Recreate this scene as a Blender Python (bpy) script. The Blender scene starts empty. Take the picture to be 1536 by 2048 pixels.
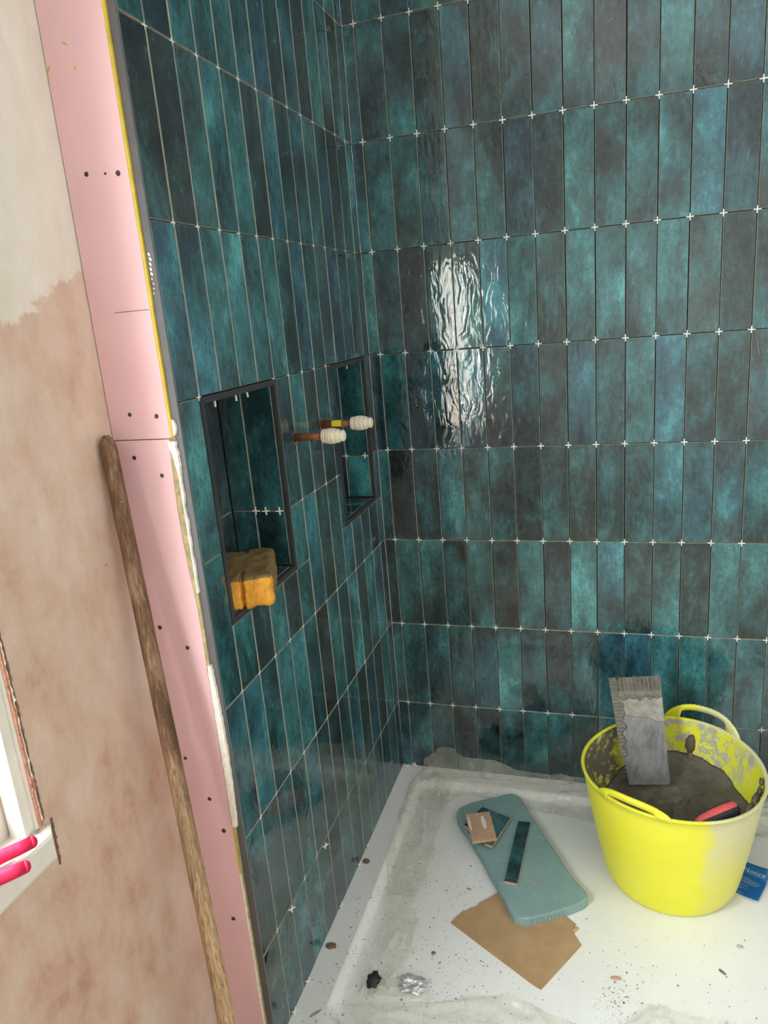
import bpy, bmesh, math, random
from mathutils import Vector, Matrix, Euler, noise

random.seed(7)
SC = bpy.context.scene
COL = SC.collection

# ------------------------------------------------------------------ camera
cam_d = bpy.data.cameras.new('camera')
cam = bpy.data.objects.new('camera', cam_d)
COL.objects.link(cam)
cam.location = (0.60354, -1.84793, 1.31870)
cam.rotation_euler = Euler((math.radians(74.87362), math.radians(4.66537), math.radians(16.67639)), 'XYZ')
cam_d.sensor_fit = 'HORIZONTAL'
cam_d.sensor_width = 36.0
cam_d.lens = 1462.685 * 36.0 / 1536.0
cam_d.clip_start = 0.02
SC.camera = cam

# ------------------------------------------------------------------ sky, light, exposure
world = bpy.data.worlds.new('overcast_sky')
SC.world = world
world.use_nodes = True
bg = world.node_tree.nodes['Background']
bg.inputs['Color'].default_value = (0.93, 0.97, 1.0, 1)
bg.inputs['Strength'].default_value = 54.0

WIN_Y0, WIN_Y1, WIN_Z0, WIN_Z1 = -2.30, -1.205, 0.70, 1.58
SIDE_Y0, SIDE_Y1, SIDE_Z0, SIDE_Z1 = -2.95, -1.35, 0.55, 2.15     # made-up window in the right wall, out of view, added for fill light
def portal(name, loc, rot, sx, sy):
    d = bpy.data.lights.new(name, 'AREA')
    d.shape = 'RECTANGLE'; d.size = sx; d.size_y = sy
    d.cycles.is_portal = True
    o = bpy.data.objects.new(name, d); COL.objects.link(o)
    o.location = loc; o.rotation_euler = rot
    return o
portal('window_portal', (-0.30, (WIN_Y0 + WIN_Y1) / 2, (WIN_Z0 + WIN_Z1) / 2), (0, math.radians(-90), 0), WIN_Z1 - WIN_Z0, WIN_Y1 - WIN_Y0)
portal('window_portal', (1.90, (SIDE_Y0 + SIDE_Y1) / 2, (SIDE_Z0 + SIDE_Z1) / 2), (0, math.radians(90), 0), SIDE_Z1 - SIDE_Z0, SIDE_Y1 - SIDE_Y0)  # sky portal of the added fill window

vs = SC.view_settings
vs.view_transform = 'Standard'
vs.look = 'None'
vs.gamma = 1.0
vs.use_curve_mapping = False
vs.exposure = -0.72

# ------------------------------------------------------------------ helpers
def link(o, parent=None):
    COL.objects.link(o)
    if parent is not None:
        o.parent = parent
    return o

def tag(o, label=None, cat=None, group=None, kind=None):
    if label: o['label'] = label
    if cat: o['category'] = cat
    if group: o['group'] = group
    if kind: o['kind'] = kind
    return o

def empty(name, loc):
    o = bpy.data.objects.new(name, None)
    o.empty_display_size = 0.02
    o.location = loc
    COL.objects.link(o)
    return o

def wloc(p):
    v = Vector((0, 0, 0))
    while p is not None:
        v = v + Vector(p.location); p = p.parent
    return v

def obj(name, verts, faces, mats, parent=None, smooth=False, fmat=None, loc=None):
    """verts in world space; loc = where the origin goes (default: the parent's origin)."""
    base = wloc(parent)
    org = Vector(loc) if loc is not None else base
    me = bpy.data.meshes.new(name)
    me.from_pydata([Vector(v) - org for v in verts], [], faces)
    if not isinstance(mats, (list, tuple)): mats = [mats]
    for m in mats: me.materials.append(m)
    if fmat:
        for p, i in zip(me.polygons, fmat): p.material_index = i
    if smooth:
        for p in me.polygons: p.use_smooth = True
    me.update()
    o = bpy.data.objects.new(name, me)
    o.location = org - base
    return link(o, parent)

def box_vf(x0, x1, y0, y1, z0, z1):
    v = [(x0,y0,z0),(x1,y0,z0),(x1,y1,z0),(x0,y1,z0),(x0,y0,z1),(x1,y0,z1),(x1,y1,z1),(x0,y1,z1)]
    f = [(0,3,2,1),(4,5,6,7),(0,1,5,4),(1,2,6,5),(2,3,7,6),(3,0,4,7)]
    return v, f

def join_vf(parts):
    V, F = [], []
    for v, f in parts:
        n = len(V); V += list(v); F += [tuple(i + n for i in q) for q in f]
    return V, F

def boxes(name, rects, mat, parent=None, loc=None):
    v, f = join_vf([box_vf(*r) for r in rects])
    return obj(name, v, f, mat, parent, loc=loc)

def bevel_box(name, size, mat, parent=None, r=0.002, seg=2, loc=(0,0,0), rot=None):
    bm = bmesh.new()
    bmesh.ops.create_cube(bm, size=1.0)
    for v in bm.verts: v.co = Vector((v.co.x*size[0], v.co.y*size[1], v.co.z*size[2]))
    bmesh.ops.bevel(bm, geom=bm.edges[:], offset=r, segments=seg, affect='EDGES', profile=0.5)
    M = rot if rot is not None else Matrix.Identity(3)
    L = Vector(loc)
    verts = [M @ v.co + L for v in bm.verts]
    bm.verts.index_update()
    faces = [[v.index for v in f.verts] for f in bm.faces]
    bm.free()
    return obj(name, verts, faces, mat, parent, smooth=False)

def tube_vf(pts, rad, n=12, caps=True):
    pts = [Vector(p) for p in pts]
    if not isinstance(rad, (list, tuple)): rad = [rad] * len(pts)
    V, F = [], []
    prev = None
    for i, p in enumerate(pts):
        t = (pts[min(i+1, len(pts)-1)] - pts[max(i-1, 0)]).normalized()
        if prev is None:
            a = Vector((0,0,1)) if abs(t.z) < 0.9 else Vector((1,0,0))
            u = t.cross(a).normalized()
        else:
            u = (prev - t * prev.dot(t)).normalized()
        prev = u
        w = t.cross(u)
        for k in range(n):
            a = 2*math.pi*k/n
            V.append(p + (u*math.cos(a) + w*math.sin(a)) * rad[i])
        if i:
            b = (i-1)*n; c = i*n
            for k in range(n):
                F.append((b+k, b+(k+1) % n, c+(k+1) % n, c+k))
    if caps:
        F.append(tuple(range(n))[::-1])
        F.append(tuple(range(len(V)-n, len(V))))
    return V, F

def lathe_x(profile, cx, cy, cz, n=24):
    """profile [(x, r)] turned about the x axis through (cy, cz)."""
    V, F = [], []
    for i, (x, r) in enumerate(profile):
        for k in range(n):
            a = 2*math.pi*k/n
            V.append((cx + x, cy + r*math.cos(a), cz + r*math.sin(a)))
        if i:
            b = (i-1)*n; c = i*n
            for k in range(n): F.append((b+k, b+(k+1) % n, c+(k+1) % n, c+k))
    F.append(tuple(range(n))[::-1]); F.append(tuple(range(len(V)-n, len(V))))
    return V, F

def prism_vf(poly, z0, z1, r=0.0, seg=3):
    """polygon (x, y) counter-clockwise or not, extruded; r rounds the top edge inward."""
    n = len(poly)
    cx = sum(p[0] for p in poly)/n; cy = sum(p[1] for p in poly)/n
    rings = [[(x, y, z0) for x, y in poly]]
    def inset(d):
        out = []
        for i in range(n):
            a = Vector(poly[i-1]); b = Vector(poly[i]); c = Vector(poly[(i+1) % n])
            e = ((b-a).normalized() + (c-b).normalized()).normalized()
            nn = Vector((-e.y, e.x))
            if nn.dot(Vector((cx, cy)) - b) < 0: nn = -nn
            out.append(b + nn*d)
        return out
    if r > 0:
        for k in range(seg+1):
            a = math.pi/2*k/seg
            ins = inset(r*(1-math.cos(a)))
            rings.append([(p.x, p.y, z1 - r + r*math.sin(a)) for p in ins])
    else:
        rings.append([(x, y, z1) for x, y in poly])
    V = [p for rg in rings for p in rg]; F = []
    for i in range(len(rings)-1):
        for k in range(n):
            F.append((i*n+k, i*n+(k+1) % n, (i+1)*n+(k+1) % n, (i+1)*n+k))
    F.append(tuple(range(n))[::-1])
    F.append(tuple((len(rings)-1)*n + k for k in range(n)))
    return V, F

def fix_normals(o):
    bm = bmesh.new(); bm.from_mesh(o.data)
    bmesh.ops.recalc_face_normals(bm, faces=bm.faces[:])
    bm.to_mesh(o.data); bm.free()
    return o

# ------------------------------------------------------------------ materials
class NT:
    def __init__(s, name):
        s.m = bpy.data.materials.new(name); s.m.use_nodes = True
        s.t = s.m.node_tree; s.t.nodes.clear()
        s.out = s.n('ShaderNodeOutputMaterial')
    def n(s, typ, **kw):
        nd = s.t.nodes.new(typ)
        for k, v in kw.items():
            if hasattr(nd, k): setattr(nd, k, v)
        return nd
    def l(s, a, b): s.t.links.new(a, b)
    def set(s, nd, **kw):
        for k, v in kw.items():
            i = nd.inputs[k.replace('_', ' ')]
            if hasattr(v, 'is_output') or isinstance(v, bpy.types.NodeSocket): s.l(v, i)
            else: i.default_value = v
        return nd
    def noise(s, vec=None, scale=5, detail=4, rough=0.55, dist=0.0):
        nd = s.n('ShaderNodeTexNoise')
        nd.inputs['Scale'].default_value = scale; nd.inputs['Detail'].default_value = detail
        nd.inputs['Roughness'].default_value = rough; nd.inputs['Distortion'].default_value = dist
        if vec is not None: s.l(vec, nd.inputs['Vector'])
        return nd
    def ramp(s, fac, stops, interp='LINEAR'):
        nd = s.n('ShaderNodeValToRGB')
        nd.color_ramp.interpolation = interp
        e = nd.color_ramp.elements
        while len(e) < len(stops): e.new(0.5)
        for i, (p, c) in enumerate(stops):
            e[i].position = p
            e[i].color = (c, c, c, 1) if isinstance(c, (int, float)) else (*c, 1)
        s.l(fac, nd.inputs['Fac'])
        return nd.outputs['Color']
    def math(s, op, a, b=None, clamp=False):
        nd = s.n('ShaderNodeMath'); nd.operation = op; nd.use_clamp = clamp
        for i, v in enumerate((a, b)):
            if v is None: continue
            if isinstance(v, (int, float)): nd.inputs[i].default_value = v
            else: s.l(v, nd.inputs[i])
        return nd.outputs[0]
    def mix(s, fac, a, b, blend='MIX'):
        nd = s.n('ShaderNodeMix'); nd.data_type = 'RGBA'; nd.blend_type = blend
        for sock, v in ((nd.inputs[0], fac), (nd.inputs[6], a), (nd.inputs[7], b)):
            if isinstance(v, (int, float)): sock.default_value = v
            elif isinstance(v, (tuple, list)): sock.default_value = (*v, 1)
            else: s.l(v, sock)
        return nd.outputs[2]
    def coord(s, which='Object', scale=None, offset=None):
        tc = s.n('ShaderNodeTexCoord').outputs[which]
        if scale or offset is not None:
            mp = s.n('ShaderNodeMapping')
            s.l(tc, mp.inputs['Vector'])
            if scale: mp.inputs['Scale'].default_value = scale
            if offset is not None:
                if isinstance(offset, bpy.types.NodeSocket): s.l(offset, mp.inputs['Location'])
                else: mp.inputs['Location'].default_value = offset
            return mp.outputs[0]
        return tc
    def bump(s, h, strength=0.3, dist=0.002, normal=None):
        b = s.n('ShaderNodeBump')
        b.inputs['Strength'].default_value = strength; b.inputs['Distance'].default_value = dist
        s.l(h, b.inputs['Height'])
        if normal is not None: s.l(normal, b.inputs['Normal'])
        return b.outputs[0]
    def bsdf(s, color, rough=0.5, metal=0.0, normal=None, spec=0.5, **kw):
        p = s.n('ShaderNodeBsdfPrincipled')
        def put(nm, v):
            i = p.inputs[nm]
            if isinstance(v, bpy.types.NodeSocket): s.l(v, i)
            elif isinstance(v, (tuple, list)) and len(v) == 3: i.default_value = (*v, 1)
            else: i.default_value = v
        put('Base Color', color); put('Roughness', rough); put('Metallic', metal)
        put('Specular IOR Level', spec)
        if normal is not None: s.l(normal, p.inputs['Normal'])
        for k, v in kw.items(): put(k.replace('_', ' '), v)
        s.l(p.outputs[0], s.out.inputs['Surface'])
        return p

def simple(name, color, rough=0.5, metal=0.0, var=0.15, scale=40, bump=0.0, spec=0.5):
    t = NT(name); c = t.coord()
    nz = t.noise(c, scale, 5).outputs['Fac']
    lo = tuple(v*(1-var) for v in color); hi = tuple(min(1, v*(1+var)) for v in color)
    col = t.ramp(nz, [(0.3, lo), (0.7, hi)])
    nr = t.bump(nz, bump, 0.001) if bump else None
    t.bsdf(col, rough, metal, nr, spec)
    return t.m

def mat_tile():
    t = NT('teal_glaze')
    oi = t.n('ShaderNodeObjectInfo')
    rnd = oi.outputs['Random']
    wn = t.n('ShaderNodeTexWhiteNoise'); wn.noise_dimensions = '1D'; t.l(rnd, wn.inputs['W'])
    r2 = wn.outputs['Value']
    sep = t.n('ShaderNodeSeparateColor'); t.l(wn.outputs['Color'], sep.inputs[0])
    r3 = sep.outputs[1]; r4 = sep.outputs[2]
    comb = t.n('ShaderNodeCombineXYZ')
    t.l(t.math('MULTIPLY', rnd, 41.0), comb.inputs[0]); t.l(t.math('MULTIPLY', r2, 17.0), comb.inputs[2])
    vec = t.coord('Object', (1.0, 1.0, 0.55), comb.outputs[0])
    cloud = t.noise(vec, 15, 6, 0.6, 0.4).outputs['Fac']
    patch = t.noise(vec, 6.5, 3, 0.5, 0.3).outputs['Fac']
    fine = t.noise(vec, 95, 8, 0.72, 0.2).outputs['Fac']
    vs_ = t.coord('Object', (1.0, 1.0, 0.16), comb.outputs[0])
    streak = t.noise(vs_, 70, 5, 0.7, 0.5).outputs['Fac']
    f = t.math('ADD', t.math('MULTIPLY', cloud, 0.70), t.math('MULTIPLY', patch, 0.85))
    f = t.math('ADD', f, t.math('MULTIPLY', fine, 0.50))
    f = t.math('ADD', f, t.math('MULTIPLY', streak, 0.20))
    f = t.math('ADD', f, t.math('MULTIPLY', rnd, 0.20))
    f = t.math('SUBTRACT', f, 0.74)
    teal = t.ramp(f, [(0.20, (0.0092, 0.0182, 0.0219)), (0.38, (0.0159, 0.0431, 0.0494)), (0.52, (0.0274, 0.1023, 0.1132)), (0.66, (0.0480, 0.1894, 0.2038)), (0.80, (0.0941, 0.3910, 0.4091))])
    blue = t.ramp(f, [(0.20, (0.0085, 0.0159, 0.0256)), (0.40, (0.0153, 0.0398, 0.0629)), (0.58, (0.0292, 0.1032, 0.1519)), (0.84, (0.0661, 0.2787, 0.3509))])
    warm = t.ramp(f, [(0.22, (0.0161, 0.0175, 0.0182)), (0.46, (0.0366, 0.0407, 0.0398)), (0.64, (0.0425, 0.1076, 0.1112)), (0.84, (0.0655, 0.2396, 0.2396))])
    bm_ = t.noise(vec, 5, 3, 0.5).outputs['Fac']
    blue_f = t.math('MULTIPLY', t.ramp(r2, [(0.55, 0.0), (0.90, 1.0)]), t.ramp(bm_, [(0.35, 0.2), (0.6, 1.0)]))
    col = t.mix(blue_f, teal, blue)
    warm_f = t.math('MULTIPLY', t.ramp(r3, [(0.62, 0.0), (0.85, 0.9)]), t.ramp(bm_, [(0.36, 1.0), (0.66, 0.25)]))
    col = t.mix(warm_f, col, warm)
    dots = t.noise(vec, 240, 3, 0.55).outputs['Fac']
    dotm = t.math('MULTIPLY', t.ramp(dots, [(0.60, 0.0), (0.66, 0.75)]), t.ramp(patch, [(0.40, 0.0), (0.58, 1.0)]))
    col = t.mix(dotm, col, (0.014, 0.024, 0.028))
    pale = t.math('MULTIPLY', t.ramp(fine, [(0.58, 0.0), (0.70, 0.55)]), t.ramp(cloud, [(0.48, 0.0), (0.62, 1.0)]))
    col = t.mix(pale, col, (0.060, 0.300, 0.320))
    wv = t.coord('Object', (1.0, 1.0, 0.40), comb.outputs[0])
    wav = t.noise(wv, 36, 2, 0.5, 1.4).outputs['Fac']
    wav2 = t.noise(wv, 150, 3, 0.5, 0.6).outputs['Fac']
    h = t.math('ADD', wav, t.math('MULTIPLY', wav2, 0.045))
    amp = t.math('MULTIPLY', t.math('ADD', r4, 0.35), 0.9)
    h = t.math('MULTIPLY', h, amp)
    nrm = t.bump(h, 0.55, 0.0019)
    ro = t.ramp(cloud, [(0.3, 0.025), (0.7, 0.07)])
    t.bsdf(col, ro, 0.0, nrm, 0.95)
    return t.m

def mat_plaster():
    t = NT('bare_plaster_and_old_paint')
    c = t.coord()
    big = t.noise(c, 4.5, 4, 0.55, 0.1).outputs['Fac']
    st = t.noise(t.coord('Object', (1, 1.7, 0.9)), 9, 7, 0.68, 0.15).outputs['Fac']
    fine = t.noise(c, 90, 6, 0.65).outputs['Fac']
    f = t.math('ADD', t.math('MULTIPLY', big, 0.5), t.math('MULTIPLY', st, 0.6))
    f = t.math('ADD', f, t.math('MULTIPLY', fine, 0.10))
    plas = t.ramp(f, [(0.42, (0.44, 0.265, 0.190)), (0.52, (0.54, 0.375, 0.290)), (0.63, (0.60, 0.460, 0.375)), (0.75, (0.66, 0.545, 0.465))])
    paint = t.ramp(st, [(0.3, (0.64, 0.585, 0.50)), (0.7, (0.74, 0.70, 0.635))])
    sp = t.n('ShaderNodeSeparateXYZ'); t.l(c, sp.inputs[0])
    edge = t.noise(c, 16, 6, 0.6, 0.4).outputs['Fac']
    edge2 = t.noise(t.coord('Object', (1, 1, 0.3)), 4.0, 2, 0.5).outputs['Fac']
    # paint reaches lower further along the wall
    line = t.math('ADD', sp.outputs[2], t.math('MULTIPLY', edge, 0.10))
    line = t.math('ADD', line, t.math('MULTIPLY', edge2, 0.06))
    line = t.math('SUBTRACT', line, t.math('MULTIPLY', sp.outputs[1], 0.30))
    k = t.ramp(t.math('SUBTRACT', line, 1.262), [(0.495, 0.0), (0.501, 1.0)])
    col = t.mix(k, plas, paint)
    pits = t.noise(c, 42, 2, 0.4).outputs['Fac']
    col = t.mix(t.ramp(pits, [(0.76, 0.0), (0.80, 0.5)]), col, (0.30, 0.17, 0.11))
    h = t.math('ADD', st, t.math('MULTIPLY', fine, 0.3))
    t.bsdf(col, 0.8, 0, t.bump(h, 0.25, 0.002), 0.25)
    return t.m

def mat_pink():
    t = NT('pink_board_paper'); c = t.coord()
    nz = t.noise(c, 5, 5, 0.6).outputs['Fac']; fine = t.noise(c, 240, 3, 0.6).outputs['Fac']
    col = t.ramp(nz, [(0.35, (0.74, 0.46, 0.49)), (0.65, (0.78, 0.50, 0.53))])
    st = t.noise(c, 11, 4, 0.6, 0.3).outputs['Fac']
    col = t.mix(t.ramp(st, [(0.66, 0.0), (0.76, 0.5)]), col, (0.76, 0.55, 0.38))
    col = t.mix(t.math('MULTIPLY', fine, 0.12), col, (0.82, 0.62, 0.62))
    t.bsdf(col, 0.75, 0, t.bump(fine, 0.08, 0.001), 0.25)
    return t.m

def mat_tray():
    t = NT('white_tray_acrylic'); c = t.coord()
    big = t.noise(c, 3.5, 5, 0.6).outputs['Fac']; sm = t.noise(c, 55, 6, 0.7, 0.3).outputs['Fac']
    col = t.ramp(big, [(0.3, (0.82, 0.82, 0.81)), (0.65, (0.88, 0.885, 0.885))])
    col = t.mix(t.math('MULTIPLY', t.ramp(sm, [(0.60, 0.0), (0.78, 1.0)]), 0.35), col, (0.52, 0.50, 0.46))
    sp = t.noise(c, 210, 2, 0.5).outputs['Fac']
    col = t.mix(t.ramp(sp, [(0.735, 0.0), (0.76, 0.65)]), col, (0.28, 0.26, 0.24))
    t.bsdf(col, t.ramp(big, [(0.3, 0.35), (0.7, 0.55)]), 0, t.bump(sm, 0.05, 0.001), 0.4)
    return t.m

def mat_plastic():
    t = NT('dusty_clear_polythene'); c = t.coord()
    nz = t.noise(c, 10, 5, 0.6, 0.6).outputs['Fac']; w = t.noise(t.coord('Object', (1, 1, 1)), 9, 3, 0.5, 1.0).outputs['Fac']
    p = t.n('ShaderNodeBsdfPrincipled')
    dust = t.ramp(nz, [(0.3, (0.76, 0.75, 0.66)), (0.7, (0.86, 0.86, 0.80))])
    t.l(dust, p.inputs['Base Color']); p.inputs['Roughness'].default_value = 0.15
    t.l(t.bump(w, 0.12, 0.004), p.inputs['Normal'])
    tr = t.n('ShaderNodeBsdfTransparent'); tr.inputs[0].default_value = (0.985, 0.98, 0.955, 1)
    mx = t.n('ShaderNodeMixShader')
    t.l(t.ramp(nz, [(0.35, 0.16), (0.72, 0.46)]), mx.inputs[0])
    t.l(tr.outputs[0], mx.inputs[1]); t.l(p.outputs[0], mx.inputs[2])
    t.l(mx.outputs[0], t.out.inputs['Surface'])
    return t.m

def mat_pane(name='window_glass', tint=(0.96, 0.98, 0.98)):
    t = NT(name); c = t.coord()
    g = t.n('ShaderNodeBsdfGlossy'); g.inputs['Roughness'].default_value = 0.05
    t.l(t.bump(t.noise(c, 60, 3).outputs['Fac'], 0.3, 0.003), g.inputs['Normal'])
    tr = t.n('ShaderNodeBsdfTransparent'); tr.inputs[0].default_value = (*tint, 1)
    mx = t.n('ShaderNodeMixShader'); mx.inputs[0].default_value = 0.06
    t.l(tr.outputs[0], mx.inputs[1]); t.l(g.outputs[0], mx.inputs[2])
    t.l(mx.outputs[0], t.out.inputs['Surface'])
    return t.m

def mat_yellow(inner=False):
    t = NT('yellow_tub_inside' if inner else 'yellow_tub_plastic'); c = t.coord()
    nz = t.noise(c, 7, 5, 0.6, 0.3).outputs['Fac']; fi = t.noise(c, 42, 6, 0.7, 0.4).outputs['Fac']
    col = t.ramp(nz, [(0.3, (0.74, 0.72, 0.030)), (0.7, (0.80, 0.78, 0.050))])
    scr = t.noise(t.coord('Object', (1, 1, 7)), 16, 5, 0.7, 0.6).outputs['Fac']
    if not inner:
        # hazy dried film towards one side, scuffs elsewhere
        sp = t.n('ShaderNodeSeparateXYZ'); t.l(c, sp.inputs[0])
        side = t.math('ADD', sp.outputs[0], t.math('MULTIPLY', t.math('SUBTRACT', nz, 0.5), 0.10))
        k = t.ramp(side, [(0.055, 0.0), (0.075, 1.0)])
        hz = t.ramp(t.math('ADD', sp.outputs[2], t.math('MULTIPLY', t.math('SUBTRACT', fi, 0.5), 0.1)), [(0.10, 0.25), (0.225, 0.95)])
        film = t.math('MULTIPLY', t.math('MULTIPLY', k, hz), t.ramp(scr, [(0.3, 0.45), (0.65, 1.0)]))
        col = t.mix(film, col, (0.66, 0.64, 0.47))
        col = t.mix(t.ramp(fi, [(0.63, 0.0), (0.74, 0.6)]), col, (0.80, 0.78, 0.40))
        t.bsdf(col, 0.38, 0, t.bump(scr, 0.12, 0.001), 0.4)
    else:
        g = t.ramp(fi, [(0.47, 0.0), (0.53, 1.0)])
        col = t.mix(t.math('MULTIPLY', g, t.ramp(nz, [(0.42, 0.0), (0.52, 1.0)])), col, (0.46, 0.44, 0.37))
        wh = t.noise(c, 30, 6, 0.75).outputs['Fac']
        col = t.mix(t.ramp(wh, [(0.57, 0.0), (0.63, 0.85)]), col, (0.70, 0.68, 0.58))
        # wet adhesive smeared up one side of the inside
        sp = t.n('ShaderNodeSeparateXYZ'); t.l(c, sp.inputs[0])
        sm = t.math('ADD', t.math('MULTIPLY', sp.outputs[0], -1.0), t.math('MULTIPLY', t.math('SUBTRACT', nz, 0.5), 0.16))
        col = t.mix(t.math('MULTIPLY', t.ramp(sm, [(0.10, 0.0), (0.125, 1.0)]), t.ramp(fi, [(0.36, 0.1), (0.48, 1.0)])), col, (0.15, 0.135, 0.11))
        t.bsdf(col, 0.65, 0, t.bump(t.math('ADD', fi, wh), 0.5, 0.003), 0.3)
    return t.m

def mat_adhesive():
    t = NT('wet_grey_adhesive'); c = t.coord()
    n1 = t.noise(c, 18, 5, 0.6).outputs['Fac']; n2 = t.noise(c, 110, 5, 0.65, 0.4).outputs['Fac']
    col = t.ramp(n1, [(0.3, (0.080, 0.068, 0.050)), (0.7, (0.140, 0.122, 0.095))])
    t.bsdf(col, t.ramp(n2, [(0.35, 0.22), (0.65, 0.6)]), 0, t.bump(n2, 0.45, 0.002), 0.5)
    return t.m

def mat_wood():
    t = NT('weathered_pole_wood')
    c = t.coord('Object', (1, 1, 0.06))
    gr = t.noise(c, 260, 5, 0.65, 0.6).outputs['Fac']; b = t.noise(t.coord('Object', (1, 1, 0.4)), 22, 5, 0.6).outputs['Fac']
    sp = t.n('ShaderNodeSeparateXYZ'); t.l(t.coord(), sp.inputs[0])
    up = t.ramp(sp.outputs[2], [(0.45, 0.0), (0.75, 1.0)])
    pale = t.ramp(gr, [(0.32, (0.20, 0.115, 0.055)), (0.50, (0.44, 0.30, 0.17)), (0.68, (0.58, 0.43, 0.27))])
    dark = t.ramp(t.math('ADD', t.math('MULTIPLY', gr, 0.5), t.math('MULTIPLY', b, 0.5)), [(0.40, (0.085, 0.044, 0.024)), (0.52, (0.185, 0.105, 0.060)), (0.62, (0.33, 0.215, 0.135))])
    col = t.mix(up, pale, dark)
    spk = t.noise(t.coord(), 190, 3, 0.6).outputs['Fac']
    col = t.mix(t.ramp(spk, [(0.70, 0.0), (0.74, 0.7)]), col, (0.66, 0.58, 0.48))
    t.bsdf(col, 0.65, 0, t.bump(gr, 0.5, 0.002), 0.3)
    return t.m

def mat_sponge():
    t = NT('orange_sponge_foam'); c = t.coord()
    vo = t.n('ShaderNodeTexVoronoi'); vo.inputs['Scale'].default_value = 420; t.l(c, vo.inputs['Vector'])
    holes = t.noise(c, 150, 4, 0.7).outputs['Fac']
    nz = t.noise(c, 40, 6, 0.7).outputs['Fac']
    clean = t.ramp(nz, [(0.3, (0.52, 0.225, 0.025)), (0.65, (0.80, 0.40, 0.065))])
    dirty = t.ramp(nz, [(0.3, (0.150, 0.098, 0.040)), (0.7, (0.290, 0.195, 0.085))])
    at = t.n('ShaderNodeAttribute'); at.attribute_name = 'dirt'
    col = t.mix(at.outputs['Fac'], clean, dirty)
    col = t.mix(t.ramp(holes, [(0.66, 0.0), (0.72, 0.7)]), col, (0.16, 0.075, 0.015))
    h = t.math('ADD', vo.outputs['Distance'], t.math('MULTIPLY', holes, 0.8))
    t.bsdf(col, 0.9, 0, t.bump(h, 0.6, 0.0015), 0.15)
    return t.m

def mat_foam():
    t = NT('teal_foam_waffle'); c = t.coord('Object')
    rot = t.n('ShaderNodeMapping'); t.l(c, rot.inputs['Vector'])
    rot.inputs['Rotation'].default_value = (0, 0, math.radians(32))
    sp = t.n('ShaderNodeSeparateXYZ'); t.l(rot.outputs[0], sp.inputs[0])
    wx = t.math('SINE', t.math('MULTIPLY', sp.outputs[0], 1500.0)); wy = t.math('SINE', t.math('MULTIPLY', sp.outputs[1], 1500.0))
    g = t.math('MULTIPLY', t.math('ADD', wx, 1.0), t.math('ADD', wy, 1.0))
    nz = t.noise(t.coord(), 9, 5, 0.65).outputs['Fac']; f2 = t.noise(t.coord(), 70, 6, 0.7).outputs['Fac']
    base = t.ramp(nz, [(0.3, (0.195, 0.315, 0.335)), (0.7, (0.255, 0.395, 0.395))])
    col = t.mix(t.math('MULTIPLY', g, 0.11), base, (0.50, 0.66, 0.62))
    col = t.mix(t.ramp(f2, [(0.58, 0.0), (0.74, 0.55)]), col, (0.55, 0.58, 0.54))
    t.bsdf(col, 0.75, 0, t.bump(g, 0.4, 0.0008), 0.3)
    return t.m

def mat_hardboard():
    t = NT('ribbed_brown_board'); c = t.coord('Object')
    rot = t.n('ShaderNodeMapping'); t.l(c, rot.inputs['Vector'])
    rot.inputs['Rotation'].default_value = (0, 0, math.radians(31))
    sp = t.n('ShaderNodeSeparateXYZ'); t.l(rot.outputs[0], sp.inputs[0])
    w = t.math('SINE', t.math('MULTIPLY', sp.outputs[1], 1700.0))
    nz = t.noise(c, 14, 6, 0.65).outputs['Fac']; fi = t.noise(c, 150, 4, 0.7).outputs['Fac']
    col = t.ramp(nz, [(0.3, (0.37, 0.225, 0.115)), (0.7, (0.50, 0.325, 0.185))])
    col = t.mix(t.ramp(w, [(0.0, 0.0), (1.0, 0.22)]), col, (0.66, 0.50, 0.33))
    col = t.mix(t.ramp(fi, [(0.68, 0.0), (0.75, 0.6)]), col, (0.62, 0.52, 0.40))
    t.bsdf(col, 0.6, 0, t.bump(w, 0.3, 0.0006), 0.3)
    return t.m

def mat_blade():
    t = NT('scuffed_steel'); c = t.coord('Object', (1, 1, 0.10))
    n1 = t.noise(c, 90, 6, 0.7).outputs['Fac']; n2 = t.noise(t.coord(), 16, 5, 0.6).outputs['Fac']
    col = t.ramp(t.math('ADD', t.math('MULTIPLY', n1, 0.5), t.math('MULTIPLY', n2, 0.5)), [(0.36, (0.15, 0.155, 0.165)), (0.60, (0.36, 0.365, 0.37))])
    t.bsdf(col, 0.42, 0.55, t.bump(n1, 0.15, 0.001), 0.5)
    return t.m

def mat_copper():
    t = NT('oxidised_copper'); c = t.coord()
    n1 = t.noise(c, 60, 6, 0.7).outputs['Fac']
    col = t.ramp(n1, [(0.3, (0.155, 0.050, 0.026)), (0.7, (0.300, 0.110, 0.062))])
    t.bsdf(col, 0.5, 0.35, t.bump(n1, 0.2, 0.001), 0.4)
    return t.m

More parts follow.
